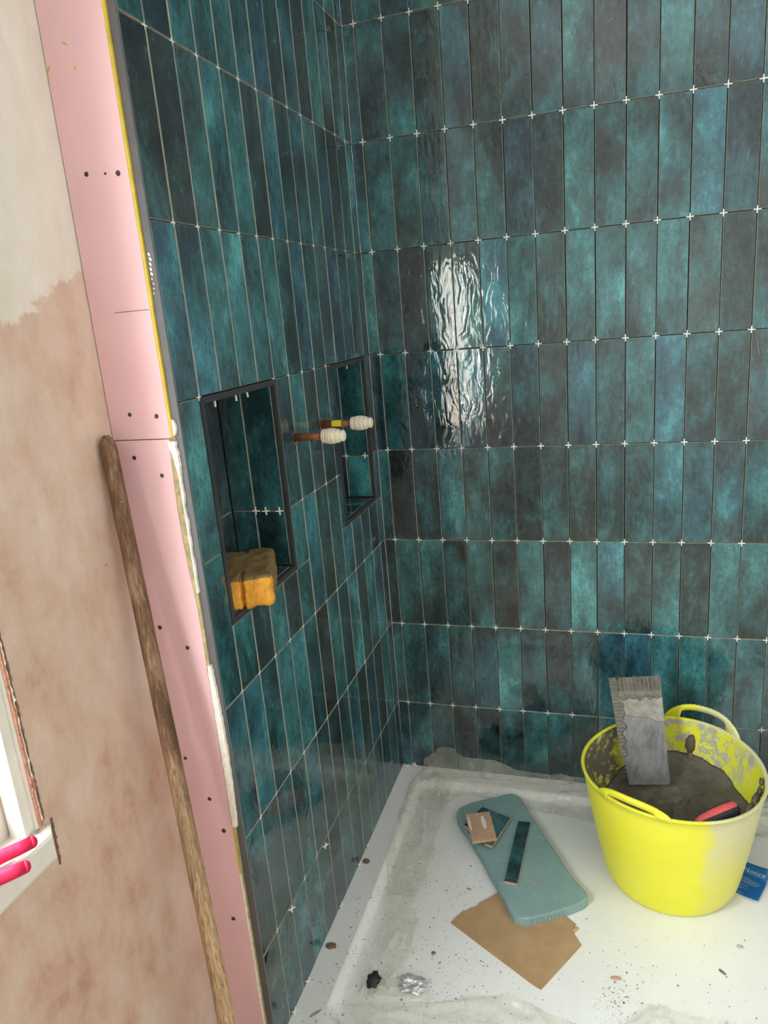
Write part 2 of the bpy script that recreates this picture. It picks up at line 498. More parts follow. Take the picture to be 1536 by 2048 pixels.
M = dict(
    tile=mat_tile(), plaster=mat_plaster(), pink=mat_pink(), tray=mat_tray(), poly=mat_plastic(), pane=mat_pane(), fill_pane=mat_pane('fill_window_glass', (0.31, 0.31, 0.30)),  # second pane is tinted to dim the added window's fill light
    yellow=mat_yellow(), yellow_in=mat_yellow(True), adhesive=mat_adhesive(), wood=mat_wood(), sponge=mat_sponge(),
    foam=mat_foam(), hard=mat_hardboard(), blade=mat_blade(), copper=mat_copper(),
    bisque=simple('tile_clay_body', (0.52, 0.335, 0.215), 0.85, var=0.12, scale=60),
    edge=simple('tile_clay_edge', (0.56, 0.47, 0.36), 0.75, var=0.25, scale=45),
    adh_lit=simple('lit_trowel_adhesive', (0.205, 0.188, 0.155), 0.7, var=0.2, scale=50, bump=0.4),  # lighter adhesive copy, the light on the trowel coat put into its colour
    rim=simple('thin_pale_glaze_rim', (0.15, 0.215, 0.20), 0.25, var=0.3, scale=60),
    bed=simple('dark_adhesive_bed', (0.045, 0.038, 0.032), 0.9, var=0.3),
    trim=simple('grey_metal_trim', (0.105, 0.102, 0.108), 0.45, var=0.10, scale=25, spec=0.4),
    ntrim=simple('dark_niche_trim', (0.036, 0.038, 0.041), 0.45, var=0.2, scale=30, spec=0.4),
    white=simple('white_plastic', (0.80, 0.765, 0.69), 0.45, var=0.06),
    spacer=simple('white_spacer_plastic', (0.84, 0.82, 0.76), 0.45, var=0.04),
    cream=simple('cream_fitting_plastic', (0.78, 0.70, 0.56), 0.5, var=0.08, scale=120, bump=0.2),
    paintw=simple('chalky_white_paint', (0.70, 0.69, 0.63), 0.55, var=0.08, scale=18, bump=0.1),
    ceil=simple('white_ceiling_paint', (0.80, 0.79, 0.77), 0.8, var=0.03),
    room=simple('off_white_wall_paint', (0.72, 0.66, 0.60), 0.8, var=0.05, scale=5),
    floor=simple('bare_floor_board', (0.42, 0.31, 0.21), 0.7, var=0.2, scale=8),
    gyp=simple('torn_gypsum', (0.80, 0.755, 0.68), 0.9, var=0.12, scale=110, bump=0.6),
    ypaper=simple('yellow_edge_paper', (0.56, 0.42, 0.050), 0.7, var=0.15, scale=50),
    olive=simple('stained_board_core', (0.40, 0.33, 0.17), 0.85, var=0.35, scale=80, bump=0.4),
    rust=simple('crumbling_red_plaster', (0.46, 0.215, 0.145), 0.95, var=0.4, scale=150, bump=0.8),
    black=simple('black_rubber', (0.022, 0.023, 0.027), 0.55, var=0.3),
    hole=simple('dark_screw_recess', (0.05, 0.05, 0.055), 0.5, metal=0.4, var=0.5, scale=300),
    red=simple('red_grip_plastic', (0.72, 0.095, 0.095), 0.45, var=0.10),
    pinkgrip=simple('hot_pink_grip', (0.56, 0.016, 0.060), 0.5, var=0.08, spec=0.2),
    steel=simple('tool_steel', (0.30, 0.30, 0.31), 0.35, metal=0.9, var=0.2),
    tape=simple('yellow_tape', (0.78, 0.60, 0.02), 0.5, var=0.06),
    blue=simple('blue_printed_paper', (0.005, 0.130, 0.430), 0.4, var=0.06),
    print=simple('pale_print', (0.50, 0.70, 0.85), 0.5, var=0.03),
    paper=simple('white_paper', (0.78, 0.80, 0.80), 0.6, var=0.03),
    foil=simple('grey_foil', (0.66, 0.65, 0.67), 0.32, metal=0.45, var=0.2, scale=60),
    crumb=simple('dark_grit', (0.16, 0.145, 0.13), 0.9, var=0.6, scale=20),
    chipbrown=simple('brown_chip', (0.22, 0.13, 0.09), 0.85, var=0.3, scale=90),
    pencil=simple('pencil_mark', (0.10, 0.09, 0.10), 0.8, var=0.2),
    dry=simple('dry_pale_adhesive', (0.33, 0.315, 0.275), 0.85, var=0.25, scale=60, bump=0.3),
)

# ------------------------------------------------------------------ room shell
XL, XR, YF, YB, ZC, ZF = -0.117, 1.75, -3.2, 0.0, 2.40, -0.05
TT = 0.008                                   # tile thickness
ZT = [0.2145 + 0.25126*k for k in range(9)]  # horizontal joints above the tray
A0, WL = 0.0416, 0.06744                     # left wall: first joint, pitch
B0, WB = 0.0312, 0.067                       # back wall: first joint, pitch
GAP = 0.0025

floor = boxes('floor', [(XL-0.3, XR, YF, YB+0.1, ZF-0.1, ZF)], M['floor'])
tag(floor, 'bare boarded floor under the shower tray', kind='structure')
ceiling = boxes('ceiling', [(XL-0.3, XR+0.1, YF-0.1, YB+0.1, ZC, ZC+0.1)], M['ceil'])
tag(ceiling, 'white painted ceiling above the tiled walls', kind='structure')
wall_back = boxes('wall_back', [(-0.14, XR+0.1, TT+0.001, 0.10, ZF, ZC)], M['bed'])
tag(wall_back, 'back shower wall clad in glossy teal upright tiles', kind='structure')
wall_front = boxes('wall_front', [(XL-0.3, XR+0.1, YF-0.1, YF, ZF, ZC)], M['room'])
tag(wall_front, 'plain off-white wall behind the viewer', kind='structure')
wall_right = boxes('wall_right', [
    (XR, XR+0.1, SIDE_Y1, YB, ZF, ZC), (XR, XR+0.1, YF, SIDE_Y0, ZF, ZC),
    (XR, XR+0.1, SIDE_Y0, SIDE_Y1, ZF, SIDE_Z0), (XR, XR+0.1, SIDE_Y0, SIDE_Y1, SIDE_Z1, ZC)], M['room'])
tag(wall_right, 'plain off-white wall to the right of the tray', kind='structure')

# left tiled stud wall, with two niches
N1 = (-0.8500, -0.5765, 0.840, 1.2185)
N2 = (-0.2800, -0.0380, 0.840, 1.2185)
XB = -0.122                                   # tile surface at the back of the niches
YE = -0.9115                                  # end of the tiled wall
b0, b1 = -0.140, -TT-0.001
wl = []
ys = [YE, N1[0], N1[1], N2[0], N2[1], 0.0]
for i in range(5):
    if i in (1, 3):
        n = N1 if i == 1 else N2
        wl += [(b0, b1, ys[i], ys[i+1], ZF, n[2]), (b0, b1, ys[i], ys[i+1], n[3], ZC), (b0, XB-TT, ys[i], ys[i+1], n[2], n[3])]
    else:
        wl.append((b0, b1, ys[i], ys[i+1], ZF, ZC))
wall_left = boxes('wall_left', wl, M['bed'])
tag(wall_left, 'teal tiled left shower wall with two recessed niches', kind='structure')

# ------------------------------------------------------------------ tiles
TILE_MESH = {}
def tile_mesh(w, h, th=TT):
    """front face looks along -Y, origin at the middle of the front face."""
    key = (round(w, 4), round(h, 4), round(th, 4))
    if key in TILE_MESH: return TILE_MESH[key]
    c = min(0.0009, w*0.2, h*0.2)
    x, z = w/2, h/2
    V = []
    for (dx, y) in ((0, th), (0, c*0.7), (c, 0.0)):
        V += [(-x+dx, y, -z+dx), (x-dx, y, -z+dx), (x-dx, y, z-dx), (-x+dx, y, z-dx)]
    F, mi = [(8, 9, 10, 11)], [0]
    for lo, hi, m in ((0, 4, 1), (4, 8, 2)):
        for k in range(4):
            F.append((lo+k, lo+(k+1) % 4, hi+(k+1) % 4, hi+k)); mi.append(m)
    F.append((3, 2, 1, 0)); mi.append(1)
    me = bpy.data.meshes.new('tile')
    me.from_pydata(V, [], F)
    me.materials.append(M['tile']); me.materials.append(M['edge']); me.materials.append(M['rim'])
    for p, m in zip(me.polygons, mi): p.material_index = m
    me.update()
    TILE_MESH[key] = me
    return me

def tile(parent, centre, w, h, rz, rx=0.0):
    if w < 0.004 or h < 0.004: return
    o = bpy.data.objects.new('tile', tile_mesh(w, h))
    j = 0.0022
    o.location = centre
    o.rotation_euler = Euler((rx + random.uniform(-j, j), 0, rz + random.uniform(-j, j)*1.6), 'XYZ')
    link(o, parent)
    return o

zrow = [0.0008] + ZT + [ZC - 0.002]
# back wall (looks along -y)
cols = [0.001, B0] + [B0 + WB*k for k in range(1, 40)]
for i in range(len(zrow)-1):
    z0 = zrow[i] + (GAP/2 if i else 0); z1 = zrow[i+1] - GAP/2
    for j in range(len(cols)-1):
        x0 = cols[j] + (GAP/2 if j else 0); x1 = min(cols[j+1] - GAP/2, XR - 0.002)
        if x0 > 1.42: break
        jit = random.uniform(-0.0004, 0.0004)
        tile(wall_back, ((x0+x1)/2 + jit, random.uniform(-0.0002, 0.0003), (z0+z1)/2), x1-x0, z1-z0, 0.0)

# left wall (looks along +x): front face normal -Y turned by +90 deg about z
RL = math.radians(90)
lcols = [0.010, A0] + [A0 + WL*k for k in range(1, 13)] + [-YE - 0.0005]
lcols[0] = 0.0015
def cut(rects, hole):
    out = []
    for (a, b, c, d) in rects:
        ha, hb, hc, hd = hole
        if b <= ha or a >= hb or d <= hc or c >= hd:
            out.append((a, b, c, d)); continue
        if c < hc: out.append((a, b, c, hc - GAP/2))
        if d > hd: out.append((a, b, hd + GAP/2, d))
        cc, dd = max(c, hc), min(d, hd)
        if a < ha: out.append((a, ha - GAP/2, cc, dd))
        if b > hb: out.append((hb + GAP/2, b, cc, dd))
    return out
for i in range(len(zrow)-1):
    z0 = zrow[i] + (GAP/2 if i else 0); z1 = zrow[i+1] - GAP/2
    for j in range(len(lcols)-1):
        y0 = lcols[j] + (GAP/2 if j else 0); y1 = lcols[j+1] - (GAP/2 if j < len(lcols)-2 else 0)
        rs = [(y0, y1, z0, z1)]
        for n in (N1, N2):
            rs = cut(rs, (-n[1]-0.0005, -n[0]+0.0005, n[2]-0.0005, n[3]+0.0005))
        for (a, b, c, d) in rs:
            if b - a < 0.006 or d - c < 0.006: continue
            tile(wall_left, (random.uniform(-0.0003, 0.0002), -(a+b)/2, (c+d)/2), b-a, d-c, RL)

def niche(n):
    ya, yb, za, zb = n
    r = 0.0105                     # trim face width
    e = 0.0004
    for rect in ((-TT, e, ya, ya+r, za, zb), (-TT, e, yb-r, yb, za, zb), (-TT, e, ya+r, yb-r, za, za+r), (-TT, e, ya+r, yb-r, zb-r, zb)):
        o = boxes('niche_trim', [rect], M['ntrim'], wall_left)
    iy0, iy1, iz0, iz1 = ya+r, yb-r, za+r, zb-r
    zj = ZT[3] - 0.004
    # side that looks back towards the room (-y): two columns, two rows
    xs = [-TT+0.0005, -0.0715, XB-0.0012]
    zs = [iz0+0.001, zj, iz1-0.001]
    for a in range(2):
        for b in range(2):
            w = xs[a] - xs[a+1] - GAP; h = zs[b+1] - zs[b] - GAP
            tile(wall_left, ((xs[a]+xs[a+1])/2, iy1, (zs[b]+zs[b+1])/2), w, h, 0.0)
            tile(wall_left, ((xs[a]+xs[a+1])/2, iy0, (zs[b]+zs[b+1])/2), w, h, math.pi)
    # back of the niche
    k = max(1, round((iy1-iy0)/0.067)); st = (iy1-iy0-0.003)/k
    for a in range(k):
        for b in range(2):
            h = zs[b+1] - zs[b] - GAP
            tile(wall_left, (XB, iy0+0.0015+st*(a+0.5), (zs[b]+zs[b+1])/2), st-GAP, h, RL)
    # bottom and top slabs
    for a in range(k):
        yc = iy0+0.0015+st*(a+0.5); xc = (-TT-0.001+XB)/2; w = -TT-0.001-XB
        o = bpy.data.objects.new('tile', tile_mesh(st-GAP, w-0.002))
        o.location = (xc, yc, iz0); o.rotation_euler = Matrix(((0,0,1),(1,0,0),(0,-1,0))).transposed().to_euler() if False else Euler((math.radians(-90), 0, RL), 'XYZ')
        link(o, wall_left)
        o = bpy.data.objects.new('tile', tile_mesh(st-GAP, w-0.002))
        o.location = (xc, yc, iz1); o.rotation_euler = Euler((math.radians(90), 0, RL), 'XYZ')
        link(o, wall_left)
niche(N1); niche(N2)

# metal trim at the end of the tiled wall
boxes('edge_trim', [(-0.0115, 0.0005, YE-0.0035, YE-0.0005, 0.001, ZC-0.002)], M['trim'], wall_left)

# ------------------------------------------------------------------ pink end of the stud wall
wall_end = boxes('wall_end', [(XL, -0.012, YE-0.002, YE-0.0005, ZF, ZC)], M['olive'])
tag(wall_end, 'pink plasterboard end of the tiled stud wall', kind='structure')
YP = YE - 0.0085                                # pink face
def ragged(zs, x_of, width_of, y0, y1):
    V, F = [], []
    for i, z in enumerate(zs):
        xa = x_of(z); xb = xa + width_of(z)
        V += [(xa, y0, z), (xb, y0, z), (xb, y1, z), (xa, y1, z)]
        if i:
            b = (i-1)*4; c = i*4
            for k in range(4): F.append((b+k, b+(k+1) % 4, c+(k+1) % 4, c+k))
    F.append((0, 3, 2, 1)); n = len(V)-4; F.append((n, n+1, n+2, n+3))
    return V, F
def nz(x, y=0.0, z=0.0): return noise.noise(Vector((x, y, z)))
def lin(a, b, n): return [a + (b-a)*i/(n-1) for i in range(n)]
def board(za, zb, xr):
    zs = lin(za, zb, 70)
    v, f = ragged(zs, lambda z: XL+0.0015, lambda z: xr(z) - XL - 0.0015, YP, YE-0.002)
    return fix_normals(obj('pink_board', v, f, M['pink'], wall_end))
ZJ = 1.168
def xr_low(z):
    k = -0.0165 + 0.0007*nz(z*40, 3)
    if 0.90 < z < ZJ: k -= 0.0075*math.sin(math.pi*min(1, (ZJ+0.03-z)/0.30))**1.0
    return k
pb1 = board(ZJ+0.0008, ZC-0.002, lambda z: -0.0160)
pb2 = board(ZF+0.002, ZJ-0.0008, xr_low)
tag(pb2, 'lower pink board with a torn white edge')
# edge of the board: yellow paper above, torn gypsum and stained core below
v, f = ragged(lin(ZJ+0.002, ZC-0.003, 60), lambda z: -0.0160, lambda z: 0.0040+0.0006*nz(z*25), YP+0.0008, YE-0.002)
obj('edge_paper', v, f, M['ypaper'], wall_end)
v, f = ragged(lin(0.02, ZJ-0.006, 220), lambda z: xr_low(z), lambda z: max(0.0015, -0.0120 - xr_low(z) + 0.001*nz(z*60, 1)), YP+0.0015, YE-0.002)
obj('edge_core', v, f, M['olive'], wall_end)
v, f = ragged(lin(ZJ-0.055, ZJ-0.004, 20), lambda z: -0.0130-0.0095*((z-ZJ+0.055)/0.051)**1.5+0.0015*nz(z*150, 9), lambda z: 0.0040+0.0090*((z-ZJ+0.055)/0.051)+0.002*nz(z*120, 4), YP-0.0012, YE-0.002)
obj('torn_gypsum', v, f, M['gyp'], wall_end)
v, f = ragged(lin(0.925, ZJ-0.045, 80), lambda z: -0.0125+0.0008*nz(z*60, 5), lambda z: 0.0026+0.0022*nz(z*42, 2)+0.0010*nz(z*130, 4), YP-0.0005, YE-0.002)
obj('torn_gypsum', v, f, M['gyp'], wall_end)
def wide(z):
    t_ = (z - 0.497)/(0.80-0.497)
    return (0.0030 + 0.0085*math.sin(math.pi*min(1, max(0, 0.12+0.80*t_)))**0.7) + 0.0016*nz(z*110, 6)
v, f = ragged(lin(0.497, 0.80, 110), lambda z: -0.0150+0.0008*nz(z*80, 8), wide, YP-0.0012, YE-0.0025)
obj('torn_gypsum', v, f, M['gyp'], wall_end)
v, f = ragged(lin(0.40, 0.50, 30), lambda z: -0.0170, lambda z: 0.0030, YP+0.0002, YE-0.002)
obj('edge_paper', v, f, M['ypaper'], wall_end)
v, f = ragged(lin(0.002, 0.40, 90), lambda z: -0.0168+0.0006*nz(z*70, 2), lambda z: 0.0032+0.0010*nz(z*50, 7), YP-0.0002, YE-0.002)
obj('torn_gypsum', v, f, M['gyp'], wall_end)
v, f = ragged(lin(ZJ+0.004, ZJ+0.028, 12), lambda z: -0.0105, lambda z: 0.0055*math.sin(math.pi*min(1, max(0.05, (z-ZJ-0.002)/0.028))), YP, YE-0.0036)
obj('plaster_dab', v, f, M['gyp'], wall_end)
boxes('pencil_line', [(-0.075, -0.0175, YP-0.0003, YP+0.001, 1.3515, 1.3525)], M['pencil'], pb1)
def fleck(name, x, z, rx, rz, ang, y, mat, parent, seed):
    pts = []
    for k in range(14):
        a = 2*math.pi*k/14; r_ = 1 + 0.5*nz(math.cos(a)*2+seed, math.sin(a)*2)
        px, pz = math.cos(a)*rx*r_, math.sin(a)*rz*r_
        pts.append((x + px*math.cos(ang) - pz*math.sin(ang), y, z + px*math.sin(ang) + pz*math.cos(ang)))
    obj(name, pts, [tuple(range(14))], mat, parent)
for k, (x, z, rx, rz, an) in enumerate(((-0.080, 1.694, 0.0045, 0.0012, -0.6), (-0.071, 1.664, 0.0014, 0.0038, 0.3), (-0.126+0.012, 1.668, 0.0016, 0.0070, -0.7))):
    fleck('glue_smear', x, z, rx, rz, an, YP-0.0003, M['ypaper'], pb1, k*3.1)
for k in range(9):
    z = 1.425 - k*0.0065
    fleck('plaster_fleck', -0.0075 + 0.0035*nz(k*1.7, 2), z, 0.0016 if k < 5 else 0.0009, 0.0028 if k < 5 else 0.0014, 0.5, YE-0.0037, M['gyp'], wall_left, k*1.9)
def screw(x, z, r, parent):
    V = [(x + (r*0.30)*math.cos(a), YP-0.0001, z + (r*0.30)*math.sin(a)) for a in lin(0, 2*math.pi*11/12, 12)]
    V += [(x + r*(1+0.18*nz(a*2, x*90, z*70))*math.cos(a), YP-0.0006, z + r*(1+0.18*nz(a*2, z*50))*math.sin(a)) for a in lin(0, 2*math.pi*11/12, 12)]
    V += [(x + r*1.15*math.cos(a), YP+0.001, z + r*1.15*math.sin(a)) for a in lin(0, 2*math.pi*11/12, 12)]
    F = [tuple(range(12))]
    for b in (0, 12):
        for k in range(12): F.append((b+k, b+(k+1) % 12, b+12+(k+1) % 12, b+12+k))
    obj('screw', V, F, M['hole'], parent)
for x, z, r in ((-0.082, 1.536, 0.0032), (-0.032, 1.531, 0.0036), (-0.052, 1.533, 0.0016), (-0.079, 1.206, 0.0030), (-0.034, 1.202, 0.0034)):
    screw(x, z, r, pb1)
for x, z, r in ((-0.084, 1.141, 0.0032), (-0.041, 1.113, 0.0032), (-0.091, 0.863, 0.0036), (-0.046, 0.830, 0.0034), (-0.086, 0.623, 0.003),
                (-0.052, 0.547, 0.0034), (-0.034, 0.486, 0.0040), (-0.044, 0.299, 0.0038)):
    screw(x, z, r, pb2)

# ------------------------------------------------------------------ plastered wall with the window
xo = XL - 0.22
wall_window = boxes('wall_window', [
    (xo, XL, WIN_Y1, YE-0.0005, ZF, ZC), (xo, XL, YF, WIN_Y0, ZF, ZC),
    (xo, XL, WIN_Y0, WIN_Y1, ZF, WIN_Z0-0.038), (xo, XL, WIN_Y0, WIN_Y1, WIN_Z1, ZC)], M['plaster'])
tag(wall_window, 'bare pink-brown plastered wall with old cream paint above', kind='structure')
# ragged broken plaster around the window opening
def rough_strip(p0, p1, across, out, wid, seed, mat, name, n=140, base=0.0):
    p0, p1, across, out = Vector(p0), Vector(p1), Vector(across), Vector(out)
    V, F = [], []
    for i in range(n):
        t_ = i/(n-1); p = p0.lerp(p1, t_)
        w = wid*(0.75 + 0.8*nz(t_*34, seed) + 0.4*nz(t_*95, seed))
        w = max(w, wid*0.2)
        hgt = 0.0022 + 0.0028*abs(nz(t_*70, seed+5)) + base
        V += [p, p + out*hgt, p + across*w*0.5 + out*(hgt + 0.002*nz(t_*120, seed+2)), p + across*w]
        if i:
            b = (i-1)*4; c = i*4
            for k in range(3): F.append((b+k, b+k+1, c+k+1, c+k))
    return obj(name, V, F, mat, wall_window)
rough_strip((XL, WIN_Y1, WIN_Z0+0.006), (XL, WIN_Y1, WIN_Z1), (0, 1, 0), (1, 0, 0), 0.010, 1.0, M['rust'], 'broken_plaster')
rough_strip((XL, -1.1885, WIN_Z0-0.068), (XL, -1.1865, WIN_Z0+0.004), (0, 1, 0), (1, 0, 0), 0.0052, 4.0, M['chipbrown'], 'broken_plaster', 60)
for sd, yy in ((11.0, 0.0035), (15.0, 0.0070)):
    rough_strip((XL, WIN_Y1+yy, WIN_Z0+0.012), (XL, WIN_Y1+yy, WIN_Z1), (0, 1, 0), (1, 0, 0), 0.0042, sd, M['chipbrown'] if sd > 12 else M['gyp'], 'broken_plaster', 260)

def window(name, y0, y1, z0, z1, x_face, sgn, label, glass):
    """frame set back from the wall face; sgn = direction into the room."""
    w = boxes(name, [(min(x_face-sgn*0.075, x_face-sgn*0.035), max(x_face-sgn*0.075, x_face-sgn*0.035), a, b, c, d) for a, b, c, d in (
        (y0+0.012, y0+0.050, z0, z1-0.012), (y1-0.050, y1-0.012, z0, z1-0.012), (y0+0.05, y1-0.05, z0, z0+0.036), (y0+0.05, y1-0.05, z1-0.05, z1-0.012))], M['paintw'])
    tag(w, label, kind='structure')
    # casing boards lining the opening
    for a, b, c, d in ((y0, y0+0.012, z0, z1), (y1-0.012, y1, z0, z1), (y0+0.012, y1-0.012, z1-0.012, z1)):
        xa, xb = sorted((x_face-sgn*0.10, x_face-sgn*0.006))
        boxes('casing', [(xa, xb, a, b, c, d)], M['paintw'], w)
    xm = x_face - sgn*0.055
    ym = (y0+y1)/2
    boxes('meeting_bar', [(xm-0.012, xm+0.012, ym-0.014, ym+0.014, z0+0.036, z1-0.05)], M['paintw'], w)
    for a, b in ((y0+0.05, ym-0.014), (ym+0.014, y1-0.05)):
        boxes('pane', [(xm-0.002, xm+0.002, a, b, z0+0.036, z1-0.05)], glass, w)
    return w
win = window('window_1', WIN_Y0, WIN_Y1, WIN_Z0, WIN_Z1, XL, 1, 'white wooden window set in the plastered wall', M['pane'])
boxes('casing_bead', [(XL-0.030, XL-0.004, WIN_Y1-0.020, WIN_Y1-0.012, WIN_Z0, WIN_Z1-0.02)], M['paintw'], win)
boxes('paint_strip', [(XL-0.006, XL-0.001, WIN_Y1-0.004, WIN_Y1-0.0005, WIN_Z0+0.004, WIN_Z1)], M['paintw'], win)
window('fill_window', SIDE_Y0, SIDE_Y1, SIDE_Z0, SIDE_Z1, XR, -1, 'made-up white window, unseen in the right wall, added as fill light', M['fill_pane'])  # added to brighten the plastered wall; its glass tint sets the fill
# sill board with a rounded nose and a groove
ys0, ys1 = WIN_Y0-0.02, -1.187
prof = [(XL-0.10, 0.662), (-0.098, 0.662), (-0.0965, 0.666), (-0.0965, 0.695), (-0.099, 0.699), (-0.103, 0.700), (-0.106, 0.6985), (-0.109, 0.6985), (-0.112, 0.700), (XL-0.10, 0.701)]
V, F = [], []
for y in (ys0, ys1):
    for (x, z) in prof: V.append((x, y if y == ys0 else y - 0.021*max(0.0, min(1.0, (x-XL)/0.0205)), z))
n = len(prof)
for k in range(n): F.append((k, (k+1) % n, n+(k+1) % n, n+k))
F += [tuple(range(n))[::-1], tuple(range(n, 2*n))]
fix_normals(obj('window_sill', V, F, M['paintw'], win))
# crumbs of plaster at the back corner of the sill
V, F = [], []
for k in range(40):
    c = Vector((XL + random.uniform(-0.012, 0.004), WIN_Y1 + random.uniform(-0.022, 0.012), 0.7012))
    r = random.uniform(0.0008, 0.0026)
    pts = [c + Vector((random.uniform(-r, r), random.uniform(-r, r), random.uniform(0, r*1.3))) for _ in range(4)]
    n = len(V); V += pts; F += [(n, n+1, n+2), (n, n+2, n+3), (n, n+3, n+1), (n+1, n+3, n+2)]
o = obj('plaster_crumbs', V, F, M['rust']); tag(o, 'reddish plaster crumbs on the corner of the window sill', 'rubble', kind='stuff')

# ------------------------------------------------------------------ shower tray
def rrect(x0, x1, y0, y1, r, n=8):
    P = []
    for cx, cy, a0 in ((x1-r, y1-r, 0), (x0+r, y1-r, 90), (x0+r, y0+r, 180), (x1-r, y0+r, 270)):
        for k in range(n):
            a = math.radians(a0 + 90*k/(n-1)); P.append((cx + r*math.cos(a), cy + r*math.sin(a)))
    return P
TX, TY = 1.40, -0.905
rings = [(rrect(-0.007, TX, TY, 0.007, 0.004), -0.048), (rrect(-0.007, TX, TY, 0.007, 0.004), -0.001), (rrect(-0.006, TX-0.003, TY+0.003, 0.006, 0.004), 0.0)]
for ins, z in ((0.060, 0.0005), (0.064, -0.0015), (0.074, -0.017), (0.079, -0.0195), (0.086, -0.020)):
    rings.append((rrect(ins, TX-ins, TY+ins, -ins, 0.045), z))
V, F = [], []
m = len(rings[0][0])
for P, z in rings: V += [(x, y, z) for x, y in P]
for i in range(len(rings)-1):
    for k in range(m): F.append((i*m+k, i*m+(k+1) % m, (i+1)*m+(k+1) % m, (i+1)*m+k))
F.append(tuple((len(rings)-1)*m + k for k in range(m)))
tray = obj('shower_tray', V, F, M['tray'])
tag(tray, 'white rectangular shower tray with a raised rim, dusty with debris', 'shower tray')

# ------------------------------------------------------------------ yellow tub
TC0, TC1, TZ0, TZ1 = Vector((0.735, -0.280)), Vector((0.734, -0.274)), -0.0198, 0.270
def tub_pt(a, t_, inn=0.0):
    """point on the tub wall: angle a, height fraction t_, inn = distance towards the axis."""
    c = TC0.lerp(TC1, t_)
    rb, rt = 0.143, 0.200
    r = rb + (rt-rb)*(t_**0.85)
    if t_ < 0.10: r -= 0.007*(1 - t_/0.10)**2
    r += 0.0035*math.cos(2*(a-math.radians(65)))*t_ - inn
    z = TZ0 + (TZ1-TZ0)*t_ - 0.004*math.cos(2*(a-math.radians(65)))*0 + 0.006*t_*math.cos(2*(a-math.radians(65)))
    return Vector((c.x + r*math.cos(a), c.y + r*math.sin(a), z))
tub = empty('yellow_tub', (TC0.x, TC0.y, TZ0))
tag(tub, 'bright yellow flexible two-handled tub holding grey adhesive on the tray', 'tub')
NA = 96
prof = [(0.0, 0.0), (0.03, 0.0), (0.06, 0.0), (0.10, 0.0)] + [(0.10+0.88*k/12, 0.0) for k in range(1, 13)]
prof += [(0.985, -0.0022), (0.995, -0.0028), (1.004, -0.0020), (1.006, 0.001), (1.003, 0.004), (0.995, 0.0052)]
n_out = len(prof)
prof += [(0.97, 0.0045)] + [(0.97-0.92*k/12, 0.0045) for k in range(1, 13)] + [(0.025, 0.006)]
V, F, mi = [], [], []
for t_, d in prof:
    for k in range(NA): V.append(tub_pt(2*math.pi*k/NA, t_, d))
for i in range(len(prof)-1):
    for k in range(NA):
        F.append((i*NA+k, i*NA+(k+1) % NA, (i+1)*NA+(k+1) % NA, (i+1)*NA+k)); mi.append(0 if i < n_out-1 else 1)
F.append(tuple(range(NA))[::-1]); mi.append(0)
F.append(tuple((len(prof)-1)*NA + k for k in range(NA))); mi.append(1)
obj('body', V, F, [M['yellow'], M['yellow_in']], tub, smooth=True, fmat=mi)
def tub_handle(a0, slot, feet, rise, lean):
    n = 40
    V, F = [], []
    for i in range(n+1):
        u = -1 + 2*i/n
        a = a0 + feet*u
        p = tub_pt(a, 1.0)
        out = Vector((math.cos(a), math.sin(a), 0))
        k = max(0.0, 1 - (abs(u)*feet/feet)**2.6)
        up = rise*k**0.75
        ridge = 0.0009*(1 if i % 2 else -1) if abs(u) < 0.72 else 0.0
        top = p + Vector((0, 0, up)) + out*(lean*k + 0.001)
        # strap is tall at its feet (web) and slim over the slot
        uslot = abs(u)*feet/slot
        web = 0.015 if uslot < 0.92 else 0.015 + (up)*min(1, (uslot-0.92)/0.16)
        bot = top - Vector((0, 0, min(web, up + 0.006)))
        th = 0.0075 if uslot < 1.0 else 0.006
        V += [bot - out*th*0.5, bot + out*th*0.5, top - Vector((0,0,0.003)) + out*(th*0.62+ridge), top + Vector((0,0,ridge)), top - Vector((0,0,0.003)) - out*th*0.62]
        if i:
            b = (i-1)*5; c = i*5
            for q in range(5): F.append((b+q, b+(q+1) % 5, c+(q+1) % 5, c+q))
    F.append((0, 1, 2, 3, 4)); m_ = len(V)-5; F.append((m_+4, m_+3, m_+2, m_+1, m_))
    fix_normals(obj('handle', V, F, M['yellow'], tub, smooth=True))
tub_handle(math.radians(64.5), math.radians(16), math.radians(27), 0.042, 0.004)
tub_handle(math.radians(-117.5), math.radians(16), math.radians(24), 0.030, 0.003)

# adhesive inside the tub
def adh_h(x, y):
    d = Vector((x, y)) - Vector((0.735, -0.277))
    h = 0.128 + 0.020*d.x/0.17 + 0.055*max(0, d.y/0.17)**2 + 0.05*max(0, (d.x - d.y)/0.24 - 0.55)
    h += 0.010*nz(x*16, y*16, 1) + 0.004*nz(x*45, y*45, 2) + 0.0030*nz(x*95, y*95, 3)
    return h
V, F = [], []
NR, NS = 48, 132
V.append((0.735, -0.277, adh_h(0.735, -0.277)))
for i in range(1, NR+1):
    for k in range(NS):
        a = 2*math.pi*k/NS
        fr = i/NR
        x = 0.735 + 0.172*fr*math.cos(a); y = -0.277 + 0.172*fr*math.sin(a)
        h = adh_h(x, y)
        if fr > 0.9: h += 0.01*(fr-0.9)/0.1*(0.6+nz(a*3, 4))
        # stay inside the wall at that height
        tt = (h - TZ0)/(TZ1-TZ0)
        w = tub_pt(a, min(0.98, tt), 0.0055)
        c = TC0.lerp(TC1, tt)
        rr = (Vector((w.x, w.y)) - c).length*fr
        V.append((c.x + rr*math.cos(a), c.y + rr*math.sin(a), h))
for k in range(NS): F.append((0, 1+k, 1+(k+1) % NS))
for i in range(NR-1):
    b = 1+i*NS; c = b+NS
    for k in range(NS): F.append((b+k, c+k, c+(k+1) % NS, b+(k+1) % NS))
lowest = len(V)
